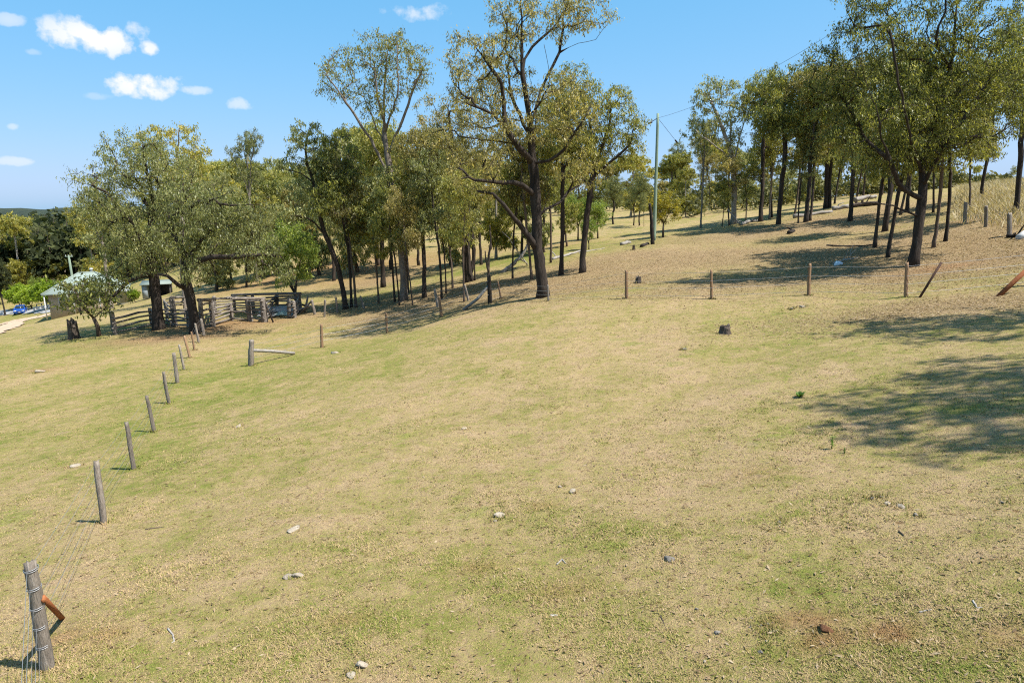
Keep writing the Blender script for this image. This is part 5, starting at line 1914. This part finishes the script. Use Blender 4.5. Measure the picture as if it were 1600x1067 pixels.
def far_range():
    xs = np.linspace(-2600, 900, 90)
    rows = []
    for k, (y, f) in enumerate(((1500, 0), (1650, .55), (1850, .9), (2050, 1.0), (2500, .5))):
        top = 14 + 16 * np.exp(-((xs + 1300) / 500) ** 2) + 7 * np.sin(xs * .006) + 3 * np.sin(xs * .021 + 1) + 1.5 * np.sin(xs * .07)
        rows.append(np.stack([xs, np.full(90, float(y)), -30 + (30 + top) * f + (3 * np.sin(xs * .05 + k * 2) if 0 < f < 1 else 0)], 1))
    V = np.vstack(rows)
    i = (np.arange(4)[:, None] * 90 + np.arange(89)[None]).ravel()
    m, nt, out = new_mat('forested_range')
    g = nt.nodes.new('ShaderNodeNewGeometry')
    col = ramp(nt, noise(nt, .06, 6, .7, g.outputs['Position']), [(.35, (.012, .02, .012)), (.65, (.045, .058, .03))])
    finish(nt, out, col, .95, noise(nt, .12, 5, .7, g.outputs['Position']), 6, 1)
    tag(obj('distant_hill', mesh_np('distant_hill', V, np.stack([i, i + 1, i + 91, i + 90], 1), m, True)), kind='structure')


far_range()

# ------------------------------------------------------------------ grass, fallen leaves, tall dry grass
def scatter_px(n, r, ymin, ymax, xlo=-60, xhi=1660, power=1.0):
    """spots on the ground spread evenly over the visible field of view, denser near the viewer"""
    px = r.uniform(xlo, xhi, n)
    py = ymin + (ymax - ymin) * r.uniform(0, 1, n) ** power
    D = np.stack([(px - 800) / FPX, -(py - 533.5) / FPX, -np.ones(n)], 1) @ CR.T
    t = np.full(n, 12.0)
    lo, hi = np.full(n, 3.0), np.full(n, 70.0)
    for _ in range(15):                                # bisection down to the ground
        t = (lo + hi) / 2
        q = D * t[:, None]
        under = CAMZ + q[:, 2] < height(q[:, 0], q[:, 1], False)
        hi = np.where(under, t, hi)
        lo = np.where(under, lo, t)
    q = D * t[:, None]
    ok = t < 60
    return q[ok, 0], q[ok, 1], t[ok]


def grass():
    r = np.random.default_rng(5)
    x, y, t = scatter_px(115000, r, 455, 1110, power=.6)
    # longer grass the stock leave round posts, stumps and stones
    ex, ey = [], []
    for b_, _t, r_, _m in LP[1:] + AP + BP[:-1]:
        a_ = r.uniform(0, 6.28, 26)
        q_ = r_ + np.abs(r.normal(0, .07, 26))
        ex.append(b_[0] + q_ * np.cos(a_))
        ey.append(b_[1] + q_ * np.sin(a_))
    for o_ in bpy.data.objects:
        if o_.get('category') in ('stone', 'stump', 'clod'):
            rad_ = max(o_.dimensions[0], .12) * .5
            a_ = r.uniform(0, 6.28, 16)
            q_ = rad_ * (1 + np.abs(r.normal(0, .25, 16)))
            ex.append(o_.location[0] + q_ * np.cos(a_))
            ey.append(o_.location[1] + q_ * np.sin(a_))
    ex, ey = np.concatenate(ex), np.concatenate(ey)
    tall = np.concatenate([np.ones(len(x)), r.uniform(1.5, 4.5, len(ex))])
    x, y, t = np.concatenate([x, ex]), np.concatenate([y, ey]), np.concatenate([t, np.hypot(ex, ey)])
    z = height(x, y)
    n = len(x)
    B = 5
    c = np.stack([x, y, z], 1)[:, None] + np.concatenate([r.normal(0, .022, (n, B, 2)), np.full((n, B, 1), -.004)], -1) * (1 + t[:, None, None] * .03)
    a = r.uniform(0, 6.28, (n, B))
    patch = .5 + .5 * np.sin(x * 1.1 + 2 * np.sin(y * .7)) * np.sin(y * 1.3 + 2 * np.sin(x * .8))
    h = (.007 + .013 * patch ** 2)[:, None] * r.uniform(.4, 1.7, (n, B)) * (1 + .02 * t[:, None])
    out = np.stack([np.cos(a), np.sin(a), np.zeros_like(a)], -1)
    sd = np.stack([-np.sin(a), np.cos(a), np.zeros_like(a)], -1)
    w = (.0018 + .0004 * t[:, None]) * r.uniform(.7, 1.3, (n, B))
    h = h * tall[:, None]
    lean = r.uniform(.3, 2.2, (n, B)) / tall[:, None] ** .7
    tip = c + out * (h * lean)[..., None] + np.array([0, 0, 1.0]) * h[..., None]
    V = np.stack([c - sd * w[..., None], c + sd * w[..., None], tip], 2).reshape(-1, 3)
    F = np.arange(len(V)).reshape(-1, 3)
    me = mesh_np('grass', V, F, MAT['blade'])
    set_cover(me, V)
    tag(obj('grass', me), 'short grazed pasture grass, straw and green', 'grass', kind='stuff')


grass()


def fallen_leaves():
    r = np.random.default_rng(6)
    x, y, t = scatter_px(90000, r, 330, 1100)
    L = cover(x, y)[:, 0]
    keep = r.uniform(0, 1, len(x)) < np.clip(.07 + 1.2 * L, 0, 1)
    x, y, t = x[keep], y[keep], t[keep]
    n = len(x)
    c = np.stack([x, y, height(x, y) + .012 + .006 * r.uniform(0, 1, n)], 1)
    a = r.uniform(0, 6.28, n)
    ax = np.stack([np.cos(a), np.sin(a), r.normal(.1, .3, n)], 1)
    sd = np.stack([-np.sin(a), np.cos(a), r.normal(0, .3, n)], 1)
    S = (r.uniform(.012, .032, n) * (1 + .045 * t))[:, None]
    V = np.stack([c - ax * S, c + sd * S * .3, c + ax * S, c - sd * S * .3], 1).reshape(-1, 3)
    # the deep litter under the stands, each scrap big enough to tell at that distance
    x, y, t = scatter_px(190000, r, 318, 530)
    L = cover(x, y)[:, 0]
    keep = (r.uniform(0, 1, len(x)) < np.clip(1.1 * L, 0, .75)) | (r.uniform(0, 1, len(x)) < .06)
    x, y, t = x[keep], y[keep], t[keep]
    n = len(x)
    c = np.stack([x, y, height(x, y) + .008 + .008 * r.uniform(0, 1, n)], 1)
    a = r.uniform(0, 6.28, n)
    ax = np.stack([np.cos(a), np.sin(a), r.normal(.05, .25, n)], 1)
    sd = np.stack([-np.sin(a), np.cos(a), r.normal(0, .25, n)], 1)
    S = (r.uniform(.016, .045, n) * (1 + .010 * t))[:, None]
    V = np.vstack([V, np.stack([c - ax * S, c + sd * S * .4, c + ax * S, c - sd * S * .4], 1).reshape(-1, 3)])
    tag(obj('fallen_leaves', mesh_np('fallen_leaves', V, np.arange(len(V)).reshape(-1, 4), MAT['litter'])), 'dry fallen leaves and chips on the ground', 'leaf litter', kind='stuff')


fallen_leaves()


def tall_grass():
    r = np.random.default_rng(7)
    n = 36000
    px = r.uniform(1470, 1690, n)
    d = r.uniform(38, 66, n)
    D = np.stack([(px - 800) / FPX, np.zeros(n), -np.ones(n)], 1) @ CR.T
    x, y = D[:, 0] * d, D[:, 1] * d
    edge = hit(1507, 350)[0]
    e2 = hit(1585, 368)[0]
    # keep the far side of the line of grey posts
    nx, ny = -(e2[1] - edge[1]), (e2[0] - edge[0])
    s = (x - edge[0]) * nx + (y - edge[1]) * ny
    keep = s / math.hypot(nx, ny) > r.uniform(-.3, 5.0, n)
    keep &= x > edge[0] - 1 + (y - edge[1]) * .1 + r.normal(0, 1, n)
    x, y = x[keep], y[keep]
    n = len(x)
    c = np.stack([x, y, height(x, y) - .03], 1)
    a = r.uniform(0, 6.28, n)
    h = r.uniform(.2, .75, n)
    lean = r.normal(0, .5, (n, 2))
    tip = c + np.stack([lean[:, 0] * h, lean[:, 1] * h, h], 1)
    sd = np.stack([np.cos(a), np.sin(a), np.zeros(n)], 1) * .022
    mid = (c + tip) / 2 + np.stack([lean[:, 0] * -.1, lean[:, 1] * -.1, np.zeros(n)], 1)
    V = np.stack([c, mid + sd, tip, mid - sd], 1).reshape(-1, 3)
    tag(obj('tall_grass', mesh_np('tall_grass', V, np.arange(len(V)).reshape(-1, 4), MAT['straw'])), 'tall dry straw-coloured grass on the rise at right', 'grass', kind='stuff')


tall_grass()
